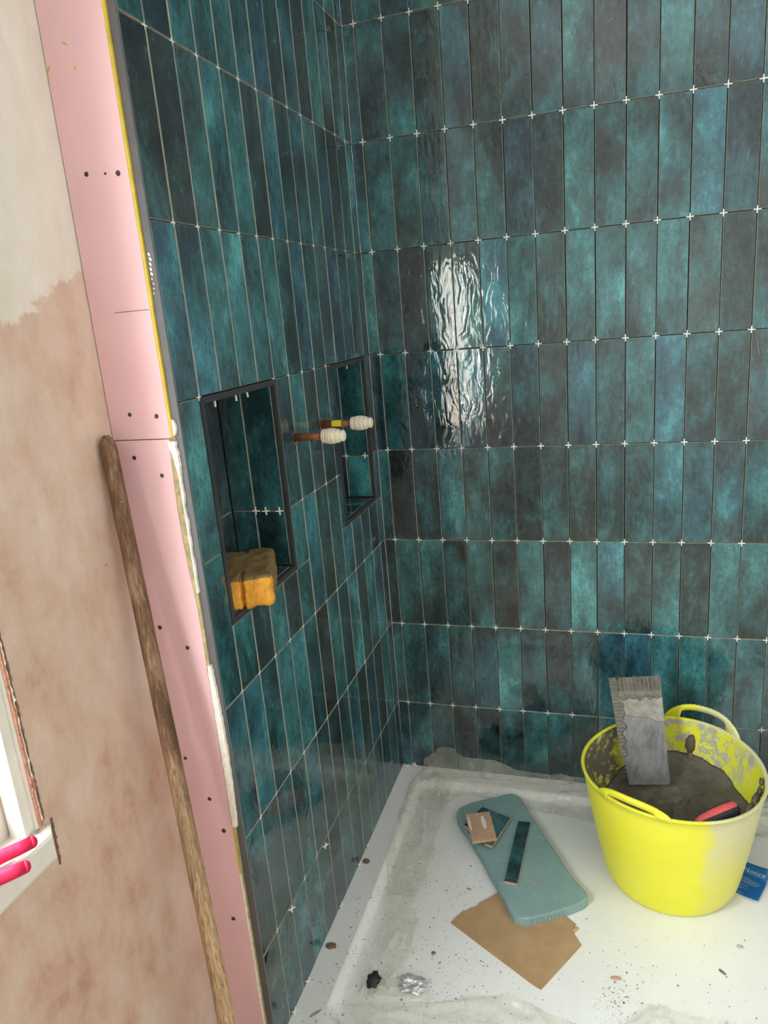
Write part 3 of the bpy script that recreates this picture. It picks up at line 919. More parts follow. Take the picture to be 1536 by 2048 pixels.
last = 1+(NR-1)*NS
for k in range(NS): p = tub_pt(2*math.pi*k/NS, 0.30, 0.0055); V.append((p.x, p.y, p.z))
for k in range(NS): F.append((last+k, lowest+k, lowest+(k+1) % NS, last+(k+1) % NS))
F.append(tuple(range(lowest, lowest+NS)))
adh = obj('tile_adhesive', V, F, M['adhesive'], None, smooth=True, loc=(0.735, -0.277, 0.10))
tag(adh, 'wet grey-brown tile adhesive filling the bottom of the yellow tub', 'adhesive')

def lump(name, centre, rad, mat, parent=None, seed=0.0, amp=0.35, fr=60, sub=3, smooth=True, rot=None, loc=None):
    bm = bmesh.new(); bmesh.ops.create_icosphere(bm, subdivisions=sub, radius=1.0)
    R_ = rot if rot is not None else Matrix.Identity(3)
    vv = []
    for v in bm.verts:
        d = v.co.normalized()
        k = 1 + amp*nz(d.x*2+seed, d.y*2, d.z*2) + amp*0.5*nz(d.x*5+seed, d.y*5, d.z*5)
        vv.append(Vector(centre) + R_ @ Vector((d.x*rad[0]*k, d.y*rad[1]*k, d.z*rad[2]*k)))
    bm.verts.index_update()
    ff = [[v.index for v in f.verts] for f in bm.faces]
    bm.free()
    return obj(name, vv, ff, mat, parent, smooth=smooth, loc=loc)
p = tub_pt(math.radians(72), 0.80, 0.008)
lump('adhesive_blob', (p.x, p.y, p.z), (0.012, 0.008, 0.026), M['adhesive'], adh, 3.0)
p = tub_pt(math.radians(71), 0.66, 0.008)
lump('adhesive_blob', (p.x, p.y, p.z), (0.008, 0.007, 0.022), M['adhesive'], adh, 5.0)
for k, (a, t_, r) in enumerate(((-22, 0.93, 0.022), (-30, 0.89, 0.024), (-13, 0.95, 0.016), (-4, 0.97, 0.012), (-38, 0.83, 0.022))):
    p = tub_pt(math.radians(a), t_, 0.006 + r*0.42)
    lump('adhesive_blob', (p.x, p.y, p.z), (r*0.34, r*0.85, r*0.75), M['adhesive'], adh, 7.0+k, amp=0.22, rot=Matrix.Rotation(math.radians(a), 3, 'Z'))

# ------------------------------------------------------------------ notched trowel standing in the tub
TL, TR = Vector((0.600, -0.128, 0.391)), Vector((0.714, -0.128, 0.417))
BL, BR = Vector((0.638, -0.200, 0.148)), Vector((0.741, -0.200, 0.170))
trowel = empty('notched_trowel', (BL+BR)/2)
tag(trowel, 'steel notched trowel standing in the tub, its toothed edge caked in adhesive', 'trowel')
up = ((TL+TR)/2 - (BL+BR)/2); L_ = up.length; up.normalize()
rt = (TR-TL).normalized(); rt = (rt - up*rt.dot(up)).normalized()
nf = rt.cross(up).normalized()
if nf.y > 0: nf = -nf
org = (BL+BR)/2
def bl(u, v, d=0.0):
    w = 0.100 + 0.015*v/L_
    return org + rt*(u*w) + up*v + nf*d
outline = []
nt = 12
outline += [(-0.46, 0.0), (-0.44, -0.001), (0.46, 0.0), (0.49, 0.006), (0.5, 0.014), (0.5, L_)]
for i in range(nt):                                  # toothed top edge, right to left
    u1 = 0.5 - i/nt; u0 = 0.5 - (i+1)/nt; um = (u0+u1)/2
    outline += [(u1-0.0, L_), (um, L_), (um, L_-0.005), (u0, L_-0.005)]
ns = 26
for i in range(ns):                                  # toothed left edge, downwards
    v1 = L_ - 0.005 - (L_-0.03)*i/ns; v0 = L_ - 0.005 - (L_-0.03)*(i+1)/ns; vm = (v0+v1)/2
    outline += [(-0.5, v1), (-0.5, vm), (-0.46, vm), (-0.46, v0)]
V = [bl(u, v, 0.0) for u, v in outline] + [bl(u, v, -0.0012) for u, v in outline]
n = len(outline)
F = [tuple(range(n)), tuple(range(2*n-1, n-1, -1))] + [(k, n+k, n+(k+1) % n, (k+1) % n) for k in range(n)]
fix_normals(obj('blade', V, F, M['blade'], trowel))
def coat(name, mat, hfun, nu=70, nv=150, off=0.0003):
    V, F, idx = [], [], {}
    H = {}
    for i in range(nu+1):
        for j in range(nv+1):
            u = -0.53 + 1.05*i/nu; v = L_*1.025*j/nv
            H[i, j] = (u, v, hfun(u, v))
    def vid(i, j):
        if (i, j) not in idx:
            u, v, h = H[i, j]; idx[i, j] = len(V); V.append(bl(u, v, off + max(h, -0.0002)))
        return idx[i, j]
    for i in range(nu):
        for j in range(nv):
            q = [(i, j), (i+1, j), (i+1, j+1), (i, j+1)]
            if sum(1 for c in q if H[c][2] > 0) >= 3: F.append(tuple(vid(*c) for c in q))
    o = obj(name, V, F, mat, trowel, smooth=True)
    fix_normals(o)
    sm = o.modifiers.new('thickness', 'SOLIDIFY'); sm.thickness = 0.0008; sm.offset = 1.0
    return o
def h_wet(u, v):
    top = (v - (L_-0.050 - 0.010*nz(u*9, 1))) / 0.016
    left = ((-0.30 + 0.09*nz(v*60, 7) - 0.10*max(0, (0.19-v)/0.1)) - u) / 0.06
    if v < 0.075: left = min(left, (v-0.055)/0.02 - 0.6)
    m = max(top, left)
    if m <= 0: return -1
    h = 0.0085*min(1, m)**0.6
    if v > L_-0.028: h *= 0.62 + 0.48*math.sin(u*2*math.pi*12)
    if u < -0.36: h *= 0.75 + 0.35*math.sin(v*2*math.pi*26/(L_-0.03)) + 0.3*nz(v*150, 4)
    return h + 0.0028*nz(u*18, v*140, 2) + 0.0014*nz(u*45, v*400, 5)
def h_dry(u, v):
    m = min((v - (L_-0.094 + 0.010*nz(u*4, 3) - 0.022*u)) / 0.02, (L_-0.030 - v)/0.01)
    if m <= 0: return -1
    return 0.0006 + 0.0004*nz(u*20, v*150)
coat('dry_adhesive', M['dry'], h_dry, 40, 90)
coat('wet_adhesive', M['adh_lit'], h_wet)
pts = [bl(0, 0.06 + 0.15*k/8, -0.035 - 0.006*math.sin(k*0.9)) for k in range(9)]
v, f = tube_vf(pts, [0.010, 0.014, 0.0155, 0.0165, 0.0165, 0.0155, 0.015, 0.0145, 0.011], 14)
obj('handle', v, f, M['black'], trowel, smooth=True)
for q in (0.08, 0.185):
    v, f = tube_vf([bl(0, q, -0.001), bl(0, q, -0.034)], 0.005, 8)
    obj('mount', v, f, M['steel'], trowel)

# ------------------------------------------------------------------ small trowel half sunk in the adhesive
h0, h1 = Vector((0.768, -0.416, 0.222)), Vector((0.859, -0.368, 0.243))
ht = empty('hand_trowel', h0)
tag(ht, 'small hand trowel with red and black grip poking out of the adhesive', 'trowel')
d = (h1-h0); side = d.cross(Vector((0, 0, 1))).normalized(); upv = side.cross(d).normalized()
def grip(name, mat, prof_, zlo, zhi, wide_):
    V, F = [], []
    n = 16
    for i, (t_, r) in enumerate(prof_):
        c = h0 + d*t_
        for k in range(n):
            a = 2*math.pi*k/n
            s_, z_ = math.cos(a)*r*wide_, math.sin(a)*r
            z_ = max(zlo, min(zhi, z_/r))*r
            V.append(c + side*s_ + upv*z_)
        if i:
            b = (i-1)*n; c2 = i*n
            for k in range(n): F.append((b+k, b+(k+1) % n, c2+(k+1) % n, c2+k))
    F += [tuple(range(n))[::-1], tuple(range(len(V)-n, len(V)))]
    return fix_normals(obj(name, V, F, mat, ht, smooth=True))
gp = [(0.0, 0.004), (0.06, 0.010), (0.2, 0.0145), (0.45, 0.0175), (0.75, 0.0185), (0.95, 0.017), (1.0, 0.012)]
grip('grip', M['black'], gp, -1.0, 0.74, 1.0)
g2 = grip('grip_inlay', M['red'], [(t_, r*1.04) for t_, r in gp[1:6]] + [(0.985, 0.013)], 0.62, 1.0, 0.72)
v, f = tube_vf([h0 + d*0.02, h0 - d*0.25 + Vector((0, 0, -0.012)), h0 - d*0.5 + Vector((0.0, 0.02, -0.05))], 0.005, 8)
obj('shank', v, f, M['steel'], ht)

# ------------------------------------------------------------------ blue notice
nt_o = Vector((0.9125, -0.3400, -0.0193))
ax = Vector((0.885, -0.465, 0)).normalized(); ay = Vector((0.43, 0.90, 0)).normalized()
notice = empty('notice_leaflet', nt_o)
tag(notice, 'blue printed notice sheet lying half under the yellow tub', 'leaflet')
def curl(x, y):
    z = 0.0006 + 0.020*max(0, (y-0.060)/0.042)**2*(0.6+0.4*min(1, max(0, (x+0.13)/0.13))) + 0.003*max(0, (x+0.03)/0.03)**2
    y2 = y - 0.30*max(0, y-0.060)
    return z, y2
def sheet_pt(x, y, up_=0.0):
    z, y2 = curl(x, y)
    return nt_o + ax*x + ay*y2 + Vector((0, 0, z + up_))
V, F = [], []
nx_, ny_ = 20, 20
for i in range(nx_+1):
    for j in range(ny_+1): V.append(sheet_pt(-0.135 + 0.138*i/nx_, 0.104*j/ny_))
for i in range(nx_):
    for j in range(ny_): a = i*(ny_+1)+j; F.append((a, a+ny_+1, a+ny_+2, a+1))
sh = obj('sheet', V, F, M['blue'], notice, smooth=True)
sm = sh.modifiers.new('thickness', 'SOLIDIFY'); sm.thickness = 0.0003; sm.offset = -1
V, F = [], []
for y in (0.002, 0.0): pass
cu = bpy.data.curves.new('title', 'FONT'); cu.body = 'r Notice'; cu.size = 0.0172; cu.extrude = 0.0
cu.space_character = 1.02
tmp = bpy.data.objects.new('title', cu); COL.objects.link(tmp)
bpy.context.view_layer.update()
me = bpy.data.meshes.new_from_object(tmp.evaluated_get(bpy.context.evaluated_depsgraph_get()))
COL.objects.unlink(tmp); bpy.data.objects.remove(tmp)
bm = bmesh.new(); bm.from_mesh(me)
wmax = max(v.co.x for v in bm.verts)
vv = [sheet_pt(-0.003 - wmax + v.co.x, 0.0815 + v.co.y*1.0, 0.0005) for v in bm.verts]
bm.verts.index_update(); ff = [[v.index for v in f.verts] for f in bm.faces]; bm.free()
ttl = obj('title', vv, ff, M['print'], notice)
V, F = [], []
ylines = [(0.0690, -0.115, -0.052), (0.0610, -0.12, -0.030), (0.0565, -0.12, -0.010), (0.0520, -0.12, -0.006), (0.0475, -0.12, -0.008), (0.0430, -0.12, -0.014), (0.0385, -0.12, -0.055),
          (0.0340, -0.12, -0.028), (0.0255, -0.12, -0.028), (0.0210, -0.12, -0.038), (0.0120, -0.095, -0.052), (0.0075, -0.05, -0.030)]
for y, xa, xb in ylines:
    x = xa
    while x < xb:
        w = random.uniform(0.003, 0.009); e = min(x+w, xb)
        n = len(V); V += [sheet_pt(x, y, 0.0005), sheet_pt(e, y, 0.0005), sheet_pt(e, y+0.0014, 0.0005), sheet_pt(x, y+0.0014, 0.0005)]; F.append((n, n+1, n+2, n+3))
        x = e + 0.0011
n = len(V); V += [sheet_pt(-0.13, 0.0765, 0.0005), sheet_pt(0.002, 0.0765, 0.0005), sheet_pt(0.002, 0.0769, 0.0005), sheet_pt(-0.13, 0.0769, 0.0005)]; F.append((n, n+1, n+2, n+3))
obj('small_print', V, F, M['print'], notice)
V = [sheet_pt(-0.135 + 0.138*i/20, y, 0.0004) for i in range(21) for y in (-0.0012, 0.0008)]
F = [(2*i, 2*i+2, 2*i+3, 2*i+1) for i in range(20)]
obj('white_edge', V, F, M['paper'], notice)

# ------------------------------------------------------------------ brown board and kneeling pad
CARD = [(0.255, -0.537), (0.277, -0.498), (0.284, -0.4965), (0.290, -0.4885), (0.297, -0.484), (0.303, -0.4805), (0.309, -0.4675), (0.317, -0.460), (0.328, -0.4495), (0.346, -0.428), (0.393, -0.380),
        (0.500, -0.463), (0.527, -0.485), (0.5235, -0.492), (0.523, -0.500), (0.5245, -0.508), (0.526, -0.516), (0.531, -0.5225), (0.536, -0.531), (0.541, -0.539), (0.467, -0.664), (0.447, -0.655)]
v, f = prism_vf(CARD, -0.0198, -0.0170)
card = fix_normals(obj('board_offcut', v, f, M['hard'], None, loc=(0.41, -0.53, -0.0198)))
tag(card, 'brown ribbed board offcut with a bitten edge under the kneeling pad', 'board')
KN = [(0.204, -0.195), (0.209, -0.167), (0.241, -0.137), (0.291, -0.109), (0.325, -0.087), (0.349, -0.087), (0.368, -0.107), (0.393, -0.155), (0.416, -0.193), (0.447, -0.251), (0.47, -0.288), (0.495, -0.333), (0.522, -0.376), (0.544, -0.404), (0.55, -0.418), (0.547, -0.432), (0.525, -0.452), (0.481, -0.482), (0.438, -0.506), (0.411, -0.515), (0.392, -0.507), (0.374, -0.477), (0.358, -0.449), (0.344, -0.425), (0.323, -0.392), (0.302, -0.354), (0.277, -0.315), (0.246, -0.266), (0.221, -0.234)]
def catmull(P, k=4):
    out = []; n = len(P)
    for i in range(n):
        p0, p1, p2, p3 = (Vector(P[(i+q-1) % n]) for q in range(4))
        for j in range(k):
            t_ = j/k
            out.append(tuple(0.5*((2*p1) + (p2-p0)*t_ + (2*p0-5*p1+4*p2-p3)*t_*t_ + (3*p1-p0-3*p2+p3)*t_**3)))
    return out
v, f = prism_vf(catmull(KN), -0.0168, 0.0035, 0.004, 3)
pad = fix_normals(obj('kneeling_pad', v, f, M['foam'], None, loc=(0.38, -0.30, -0.0168)))
tag(pad, 'blue-green foam kneeling pad with wavy edges and waffle texture', 'kneeling pad')

# ------------------------------------------------------------------ tile offcuts
def slab(name, poly, z0, th, face_up, label, cat='tile', group=None, tilt=None):
    V, F = [], []
    n = len(poly)
    zf = tilt or (lambda x, y: 0.0)
    V += [(x, y, z0 + zf(x, y)) for x, y in poly] + [(x, y, z0 + th + zf(x, y)) for x, y in poly]
    F = [tuple(range(n))[::-1], tuple(range(n, 2*n))] + [(k, (k+1) % n, n+(k+1) % n, n+k) for k in range(n)]
    mi = [1 if face_up else 0, 0 if face_up else 1] + [1]*n
    cx = sum(p[0] for p in poly)/n; cy = sum(p[1] for p in poly)/n
    o = obj(name, V, F, [M['tile'], M['bisque']], None, fmat=mi, loc=(cx, cy, z0))
    fix_normals(o)
    tag(o, label, cat, group)
    return o
ZP = 0.0037
slab('tile_offcut', [(0.293, -0.171), (0.352, -0.186), (0.343, -0.290), (0.318, -0.318), (0.296, -0.300), (0.262, -0.205)][:0] or [(0.268, -0.166), (0.330, -0.190), (0.326, -0.205), (0.292, -0.286), (0.234, -0.246)], ZP, 0.007, True,
     'dark teal tile offcut lowest of the three stacked on the pad', group='tile offcuts')
slab('tile_offcut', [(0.288, -0.183), (0.349, -0.206), (0.333, -0.262), (0.318, -0.318), (0.300, -0.314), (0.256, -0.246)], ZP+0.0072, 0.007, True,
     'dark teal tile offcut between the clay-backed one and the pad', group='tile offcuts')
slab('tile_offcut', [(0.232, -0.222), (0.293, -0.199), (0.3265, -0.297), (0.269, -0.322)], ZP+0.0146, 0.0065, False,
     'upside-down tile offcut showing pinkish clay back with white smears', group='tile offcuts')
slab('tile_offcut', [(0.3690, -0.205), (0.4000, -0.204), (0.3920, -0.4225), (0.3615, -0.4205)], ZP, 0.007, True,
     'narrow teal tile strip lying across the kneeling pad', group='tile offcuts')
zt = ZP+0.0146+0.0066
V, F = [], []
for (c, a_, lx, ly) in ((Vector((0.2845, -0.244)), math.radians(-70), 0.026, 0.0055), (Vector((0.2500, -0.2560)), math.radians(-70), 0.028, 0.0025)):
    pts = []
    for k in range(24):
        a = 2*math.pi*k/24
        q = Vector((math.cos(a)*lx, math.sin(a)*ly*(1+0.3*nz(a*2, lx*90))))
        pts.append((c.x + q.x*math.cos(a_) - q.y*math.sin(a_), c.y + q.x*math.sin(a_) + q.y*math.cos(a_), zt))
    n = len(V); V += pts; F.append(tuple(range(n, n+24)))
bpy.context.view_layer.update()
top_off = [o for o in bpy.data.objects if o.name.startswith('tile_offcut') and o.get('label', '').startswith('upside')][0]
obj('white_smear', V, F, M['dry'] if False else M['paper'], top_off)

def chip(name, c, rad, mat, label, cat, seed, rz=0.0, group=None):
    bm = bmesh.new(); bmesh.ops.create_icosphere(bm, subdivisions=1, radius=1.0)
    Rz = Matrix.Rotation(rz, 3, 'Z')
    vv = []
    for v in bm.verts:
        k = 1 + 0.45*nz(v.co.x*1.7+seed, v.co.y*1.7, v.co.z*1.7)
        q = Rz @ Vector((v.co.x*rad[0]*k, v.co.y*rad[1]*k, 0))
        vv.append(Vector((c[0]+q.x, c[1]+q.y, c[2] + (v.co.z*0.5+0.5)*rad[2]*2)))
    bm.verts.index_update(); ff = [[v.index for v in f.verts] for f in bm.faces]; bm.free()
    o = obj(name, vv, ff, mat, None, loc=c)
    tag(o, label, cat, group)
    return o
g = 'clay tile chips'
chip('tile_chip', (0.410, -0.312, ZP), (0.0042, 0.0036, 0.0015), M['bisque'], 'tiny square clay chip beside the narrow tile strip on the pad', 'chip', 1.0, 0.3, g)
chip('tile_chip', (0.4315, -0.409, ZP), (0.0085, 0.0045, 0.0018), M['bisque'], 'pointed clay chip near the front of the kneeling pad', 'chip', 2.0, -1.0, g)
chip('tile_chip', (0.5265, -0.500, -0.0198), (0.0105, 0.0050, 0.0028), M['bisque'], 'pale clay chip in the bitten notch of the brown board', 'chip', 3.0, 1.1, g)
chip('tile_chip', (0.6105, -0.606, -0.0198), (0.0110, 0.0045, 0.0028), M['bisque'], 'clay chip on the tray in front of the yellow tub', 'chip', 4.0, 0.1, g)
chip('board_chip', (0.018, -0.672, 0.0), (0.0145, 0.0115, 0.0016), M['chipbrown'], 'larger brown chip on the tray rim against the left wall', 'chip', 5.0, 0.3, 'brown chips on the rim')
chip('board_chip', (0.014, -0.412, 0.0), (0.0095, 0.0100, 0.0014), M['chipbrown'], 'smaller brown chip on the tray rim beside an upright spacer', 'chip', 6.0, 0.9, 'brown chips on the rim')
chip('wood_splinter', (0.045, -0.830, 0.0005), (0.0150, 0.0030, 0.0012), M['dry'], 'pale splinter on the tray rim near the front corner', 'splinter', 7.0, 0.9)
chip('foil_chip', (0.302, -0.670, -0.0198), (0.0070, 0.0035, 0.0018), M['spacer'], 'white plastic fragment left of the brown board point', 'fragment', 8.0, -0.4)
chip('mortar_crumb', (0.860, -0.474, -0.0198), (0.0080, 0.0060, 0.0022), M['foil'], 'grey mortar crumb on the tray right of the tub', 'crumb', 9.0, -0.5, 'larger mortar crumbs')
chip('mortar_crumb', (0.817, -0.545, -0.0198), (0.0090, 0.0030, 0.0012), M['crumb'], 'thin dark mortar crumb on the tray below the tub', 'crumb', 10.0, -0.8, 'larger mortar crumbs')
chip('mortar_crumb', (0.235, -0.625, -0.0198), (0.0055, 0.0045, 0.0022), M['chipbrown'], 'brownish mortar crumb left of the white plastic fragment', 'crumb', 11.0, 0.2, 'larger mortar crumbs')

# ------------------------------------------------------------------ polythene strips round the tray
def tray_z(x, y):
    r = 0.045
    def outside(ins):
        qx = max(ins+r-x, x-(TX-ins-r), 0.0); qy = max(ins+r+y, TY+ins+r-y, 0.0)
        return math.hypot(qx, qy) - r > 0
    if outside(0.058): return 0.0012
    if not outside(0.083): return -0.0192
    lo, hi = 0.058, 0.083
    for _ in range(12):
        mid = (lo+hi)/2
        if outside(mid): hi = mid
        else: lo = mid
    e = lo
    if e < 0.062: return 0.0012
    return 0.0012 - 0.0204*min(1.0, (e-0.062)/0.016)
sheet = empty('plastic_sheet', (0.12, -0.40, 0.0))
tag(sheet, 'crumpled clear dusty plastic sheeting left around the tray edges', 'plastic sheet')
def flap(rows, nu=46, seed=0.0, lift=0.006, curlf=None):
    """rows: list of (left edge point, right edge point) down the strip, each (x, y)."""
    nv = 150
    V, F = [], []
    slen = sum((Vector(rows[i+1][0])-Vector(rows[i][0])).length for i in range(len(rows)-1))
    for j in range(nv+1):
        t_ = j/nv*(len(rows)-1); i = min(int(t_), len(rows)-2); w = t_-i
        w = w*w*(3-2*w)
        L0, R0 = rows[i]; L1, R1 = rows[i+1]
        a = Vector(L0).lerp(Vector(L1), w); b = Vector(R0).lerp(Vector(R1), w)
        a = a + Vector((0.006*nz(j*0.10, seed), 0.006*nz(j*0.10, seed+3))); b = b + Vector((0.009*nz(j*0.09, seed+7), 0.009*nz(j*0.09, seed+9)))
        for k in range(nu+1):
            u = k/nu
            p = a.lerp(b, u)
            p.x = max(p.x, 0.004); p.y = min(p.y, -0.004)
            z = tray_z(p.x, p.y)
            sl = j/nv*slen                                         # distance along the strip
            cw = u*(b-a).length
            rid = abs(nz(cw*26 + 0.8*nz(sl*7, seed) + seed, sl*5, 1.0)); rid2 = abs(nz(cw*60+seed, sl*16 + cw*20, 2.0)); rid3 = abs(nz(cw*30+seed, sl*34, 6.0))
            z += 0.0016 + lift*1.25*(1-rid)**5 + lift*0.28*(1-rid2)**9 + lift*0.30*(1-rid3)**12 + 0.0003*(1+nz(p.x*50, p.y*50, seed))
            if u < 0.06 or u > 0.94: z += 0.0025*(0.5+nz(sl*14, u*3, seed))
            if curlf: z += curlf(p, u, t_)
            V.append((p.x, p.y, z))
    for j in range(nv):
        for k in range(nu):
            q = j*(nu+1)+k; F.append((q, q+1, q+nu+2, q+nu+1))
    return obj('plastic_flap', V, F, M['poly'], sheet, smooth=True)
# along the left rim
flap([((0.062, -0.018), (0.160, -0.050)), ((0.048, -0.11), (0.170, -0.15)), ((0.048, -0.21), (0.160, -0.25)), ((0.055, -0.31), (0.172, -0.33)), ((0.068, -0.41), (0.174, -0.42)),
      ((0.095, -0.49), (0.158, -0.485)), ((0.102, -0.535), (0.160, -0.515)), ((0.108, -0.58), (0.184, -0.555)), ((0.112, -0.64), (0.196, -0.62)), ((0.114, -0.70), (0.185, -0.685)), ((0.108, -0.765), (0.138, -0.755))], 30, 1.3, 0.008)
# along the back wall, rearing up against the tiles
def back_curl(p, u, t_):
    k = max(0.0, 1 - u/0.22)
    x = p.x
    hump = 0.052*math.exp(-((x-0.135)/0.055)**2) + 0.026*math.exp(-((x-0.26)/0.06)**2) + 0.014
    return hump*k**1.3
flap([((0.066, -0.006), (0.080, -0.15)), ((0.11, -0.006), (0.150, -0.16)), ((0.17, -0.006), (0.190, -0.115)), ((0.24, -0.006), (0.250, -0.10)), ((0.33, -0.006), (0.335, -0.10)), ((0.44, -0.006), (0.440, -0.135)),
      ((0.54, -0.006), (0.545, -0.150)), ((0.66, -0.006), (0.665, -0.13)), ((0.80, -0.006), (0.80, -0.12)), ((0.95, -0.006), (0.95, -0.13)), ((1.15, -0.006), (1.15, -0.12))], 40, 5.1, 0.008, back_curl)
# along the front rim
flap([((0.100, -0.782), (0.104, -0.802)), ((0.150, -0.764), (0.152, -0.835)), ((0.255, -0.740), (0.250, -0.870)), ((0.330, -0.712), (0.325, -0.885)), ((0.390, -0.696), (0.390, -0.890)), ((0.455, -0.710), (0.450, -0.890)),
      ((0.520, -0.728), (0.520, -0.892)), ((0.600, -0.730), (0.600, -0.892)), ((0.672, -0.655), (0.690, -0.890)), ((0.700, -0.652), (0.730, -0.890)), ((0.760, -0.668), (0.790, -0.890)), ((0.880, -0.655), (0.890, -0.890)), ((1.05, -0.66), (1.06, -0.89))], 34, 9.7, 0.009)
# folded end of the sheeting at the front corner
flap([((0.118, -0.765), (0.150, -0.700)), ((0.150, -0.755), (0.185, -0.700)), ((0.200, -0.748), (0.215, -0.728)), ((0.262, -0.738), (0.258, -0.722))], 16, 12.0, 0.006)

foil = lump('crumpled_foil', (0.212, -0.716, -0.0095), (0.024, 0.017, 0.0085), M['foil'], None, 2.0, 0.75, sub=4, smooth=False, loc=(0.212, -0.716, -0.0195))
tag(foil, 'crumpled silver foil scrap on the plastic near the front corner', 'foil')
rag = lump('dark_scrap', (0.130, -0.722, -0.0105), (0.012, 0.017, 0.006), M['black'], None, 4.0, 0.6, sub=3, loc=(0.130, -0.722, -0.0195))
tag(rag, 'small dark rubbery scrap tucked under the folded plastic', 'scrap')

# loose grit
V, F = [], []
def grit(x, y, r):
    z = tray_z(x, y)
    c = Vector((x, y, z))
    pts = [c + Vector((random.uniform(-r, r), random.uniform(-r, r), random.uniform(0, r*0.9))) for _ in range(5)]
    n = len(V); V.extend(pts); F.extend([(n, n+1, n+2), (n, n+2, n+3), (n, n+3, n+1), (n+1, n+3, n+2), (n+1, n+4, n+3), (n+2, n+3, n+4)])
for k in range(2600):
    q = random.random()
    if q < 0.30: x, y = random.gauss(0.075, 0.035), random.uniform(-0.89, -0.05)
    elif q < 0.62: x, y = random.gauss(0.26, 0.07), random.uniform(-0.80, -0.30)
    elif q < 0.80: x, y = random.uniform(0.2, 1.1), random.uniform(-0.80, -0.45)
    elif q < 0.90: x, y = random.gauss(0.615, 0.022), random.gauss(-0.665, 0.035)
    else: x, y = random.uniform(0.1, 1.1), random.gauss(-0.66, 0.05)
    if x < 0.006 or y > -0.02: continue
    grit(x, y, random.choice((0.0005, 0.0007, 0.0009, 0.0012, 0.0018, 0.0028 if random.random() < 0.3 else 0.0008)))
o = obj('loose_grit', V, F, M['crumb']); tag(o, 'dark mortar grit and dust scattered over the white tray', 'grit', kind='stuff')

# ------------------------------------------------------------------ wooden pole
P0, P1 = Vector((0.0305, -1.074, -0.049)), Vector((-0.1040, -0.9500, 1.181))
dp = P1-P0
V, F = [], []
n, mseg = 28, 120
uu = dp.cross(Vector((0, 1, 0))).normalized(); ww = dp.normalized().cross(uu)
for i in range(mseg+1):
    t_ = i/mseg
    c = P0 + dp*t_
    r0 = 0.0138 - 0.0016*t_
    low = max(0.0, min(1.0, (0.62-t_)/0.15))
    if t_ > 0.985: r0 *= math.sqrt(max(0.05, 1-((t_-0.985)/0.015)**2*0.85))
    for k in range(n):
        a = 2*math.pi*k/n
        r = r0*(1 + 0.03*nz(math.cos(a)*1.5, math.sin(a)*1.5, t_*22))
        r += low*(0.0011*nz(a*5.2, 2.0, t_*3) - 0.0004*abs(nz(a*9, 5.0, t_*7)))
        V.append(c + (uu*math.cos(a) + ww*math.sin(a))*r)
    if i:
        b = (i-1)*n; c2 = i*n
        for k in range(n): F.append((b+k, b+(k+1) % n, c2+(k+1) % n, c2+k))
F += [tuple(range(n))[::-1], tuple(range(len(V)-n, len(V)))]
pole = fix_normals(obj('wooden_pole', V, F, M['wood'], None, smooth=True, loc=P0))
tag(pole, 'worn round wooden pole leaning against the pink board end', 'pole')

# ------------------------------------------------------------------ capped copper pipes
def pipe(y, z, xe, lab, tape):
    t = empty('copper_pipe', (0.0, y, z)); tag(t, lab, 'pipe', 'capped copper pipes in the left wall')
    v, f = lathe_x([(-0.005, 0.0078), (xe, 0.0078)], 0, y, z, 20)
    obj('pipe', v, f, M['copper'], t, smooth=True)
    cap = [(xe-0.004, 0.0105), (xe-0.004, 0.0135), (xe+0.002, 0.0140), (xe+0.004, 0.0128), (xe+0.006, 0.0152), (xe+0.013, 0.0158), (xe+0.0145, 0.0142), (xe+0.016, 0.0156), (xe+0.022, 0.0152),
           (xe+0.0235, 0.0132), (xe+0.025, 0.0140), (xe+0.030, 0.0134), (xe+0.031, 0.0112), (xe+0.037, 0.0112), (xe+0.040, 0.0108), (xe+0.0415, 0.0085)]
    v, f = lathe_x(cap, 0, y, z, 28)
    obj('stop_cap', v, f, M['cream'], t, smooth=False)
    # broken hole in the tile round the pipe
    V, F = [], []
    for i, (rr, x) in enumerate(((0.0078, -0.002), (0.0112, 0.0009), (0.0135, 0.0006))):
        for k in range(26):
            a = 2*math.pi*k/26
            r = rr*(1 + (0.28*nz(math.cos(a)*2+y*9, math.sin(a)*2, i) if i else 0))
            V.append((x, y + r*math.cos(a), z + r*math.sin(a)*(1.2 if i else 1)))
        if i:
            b = (i-1)*26
            for k in range(26): F.append((b+k, b+(k+1) % 26, b+26+(k+1) % 26, b+26+k))
    obj('chipped_hole', V, F, M['chipbrown'], t)
    if tape:
        v, f = lathe_x([(tape[0], 0.0081), (tape[0]+0.002, 0.0082), (tape[1]-0.002, 0.0082), (tape[1], 0.0081)], 0, y, z, 20)
        V = v[:]; fs = [q for q in f if len(q) == 4]
        # keep the upper front part of the wrap only
        keep = [q for q in fs if sum(V[i][2] - z - (V[i][1]-y)*0.9 for i in q)/4 > 0.0005]
        obj('yellow_tape', V, keep, M['tape'], t, smooth=True)
    return t
pipe(-0.517, 1.097, 0.064, 'oxidised copper pipe with rough cream stop cap, nearer of the pair', None)
pipe(-0.371, 1.099, 0.074, 'copper pipe with yellow tape and smooth cream cap, farther of the pair', (0.026, 0.048))

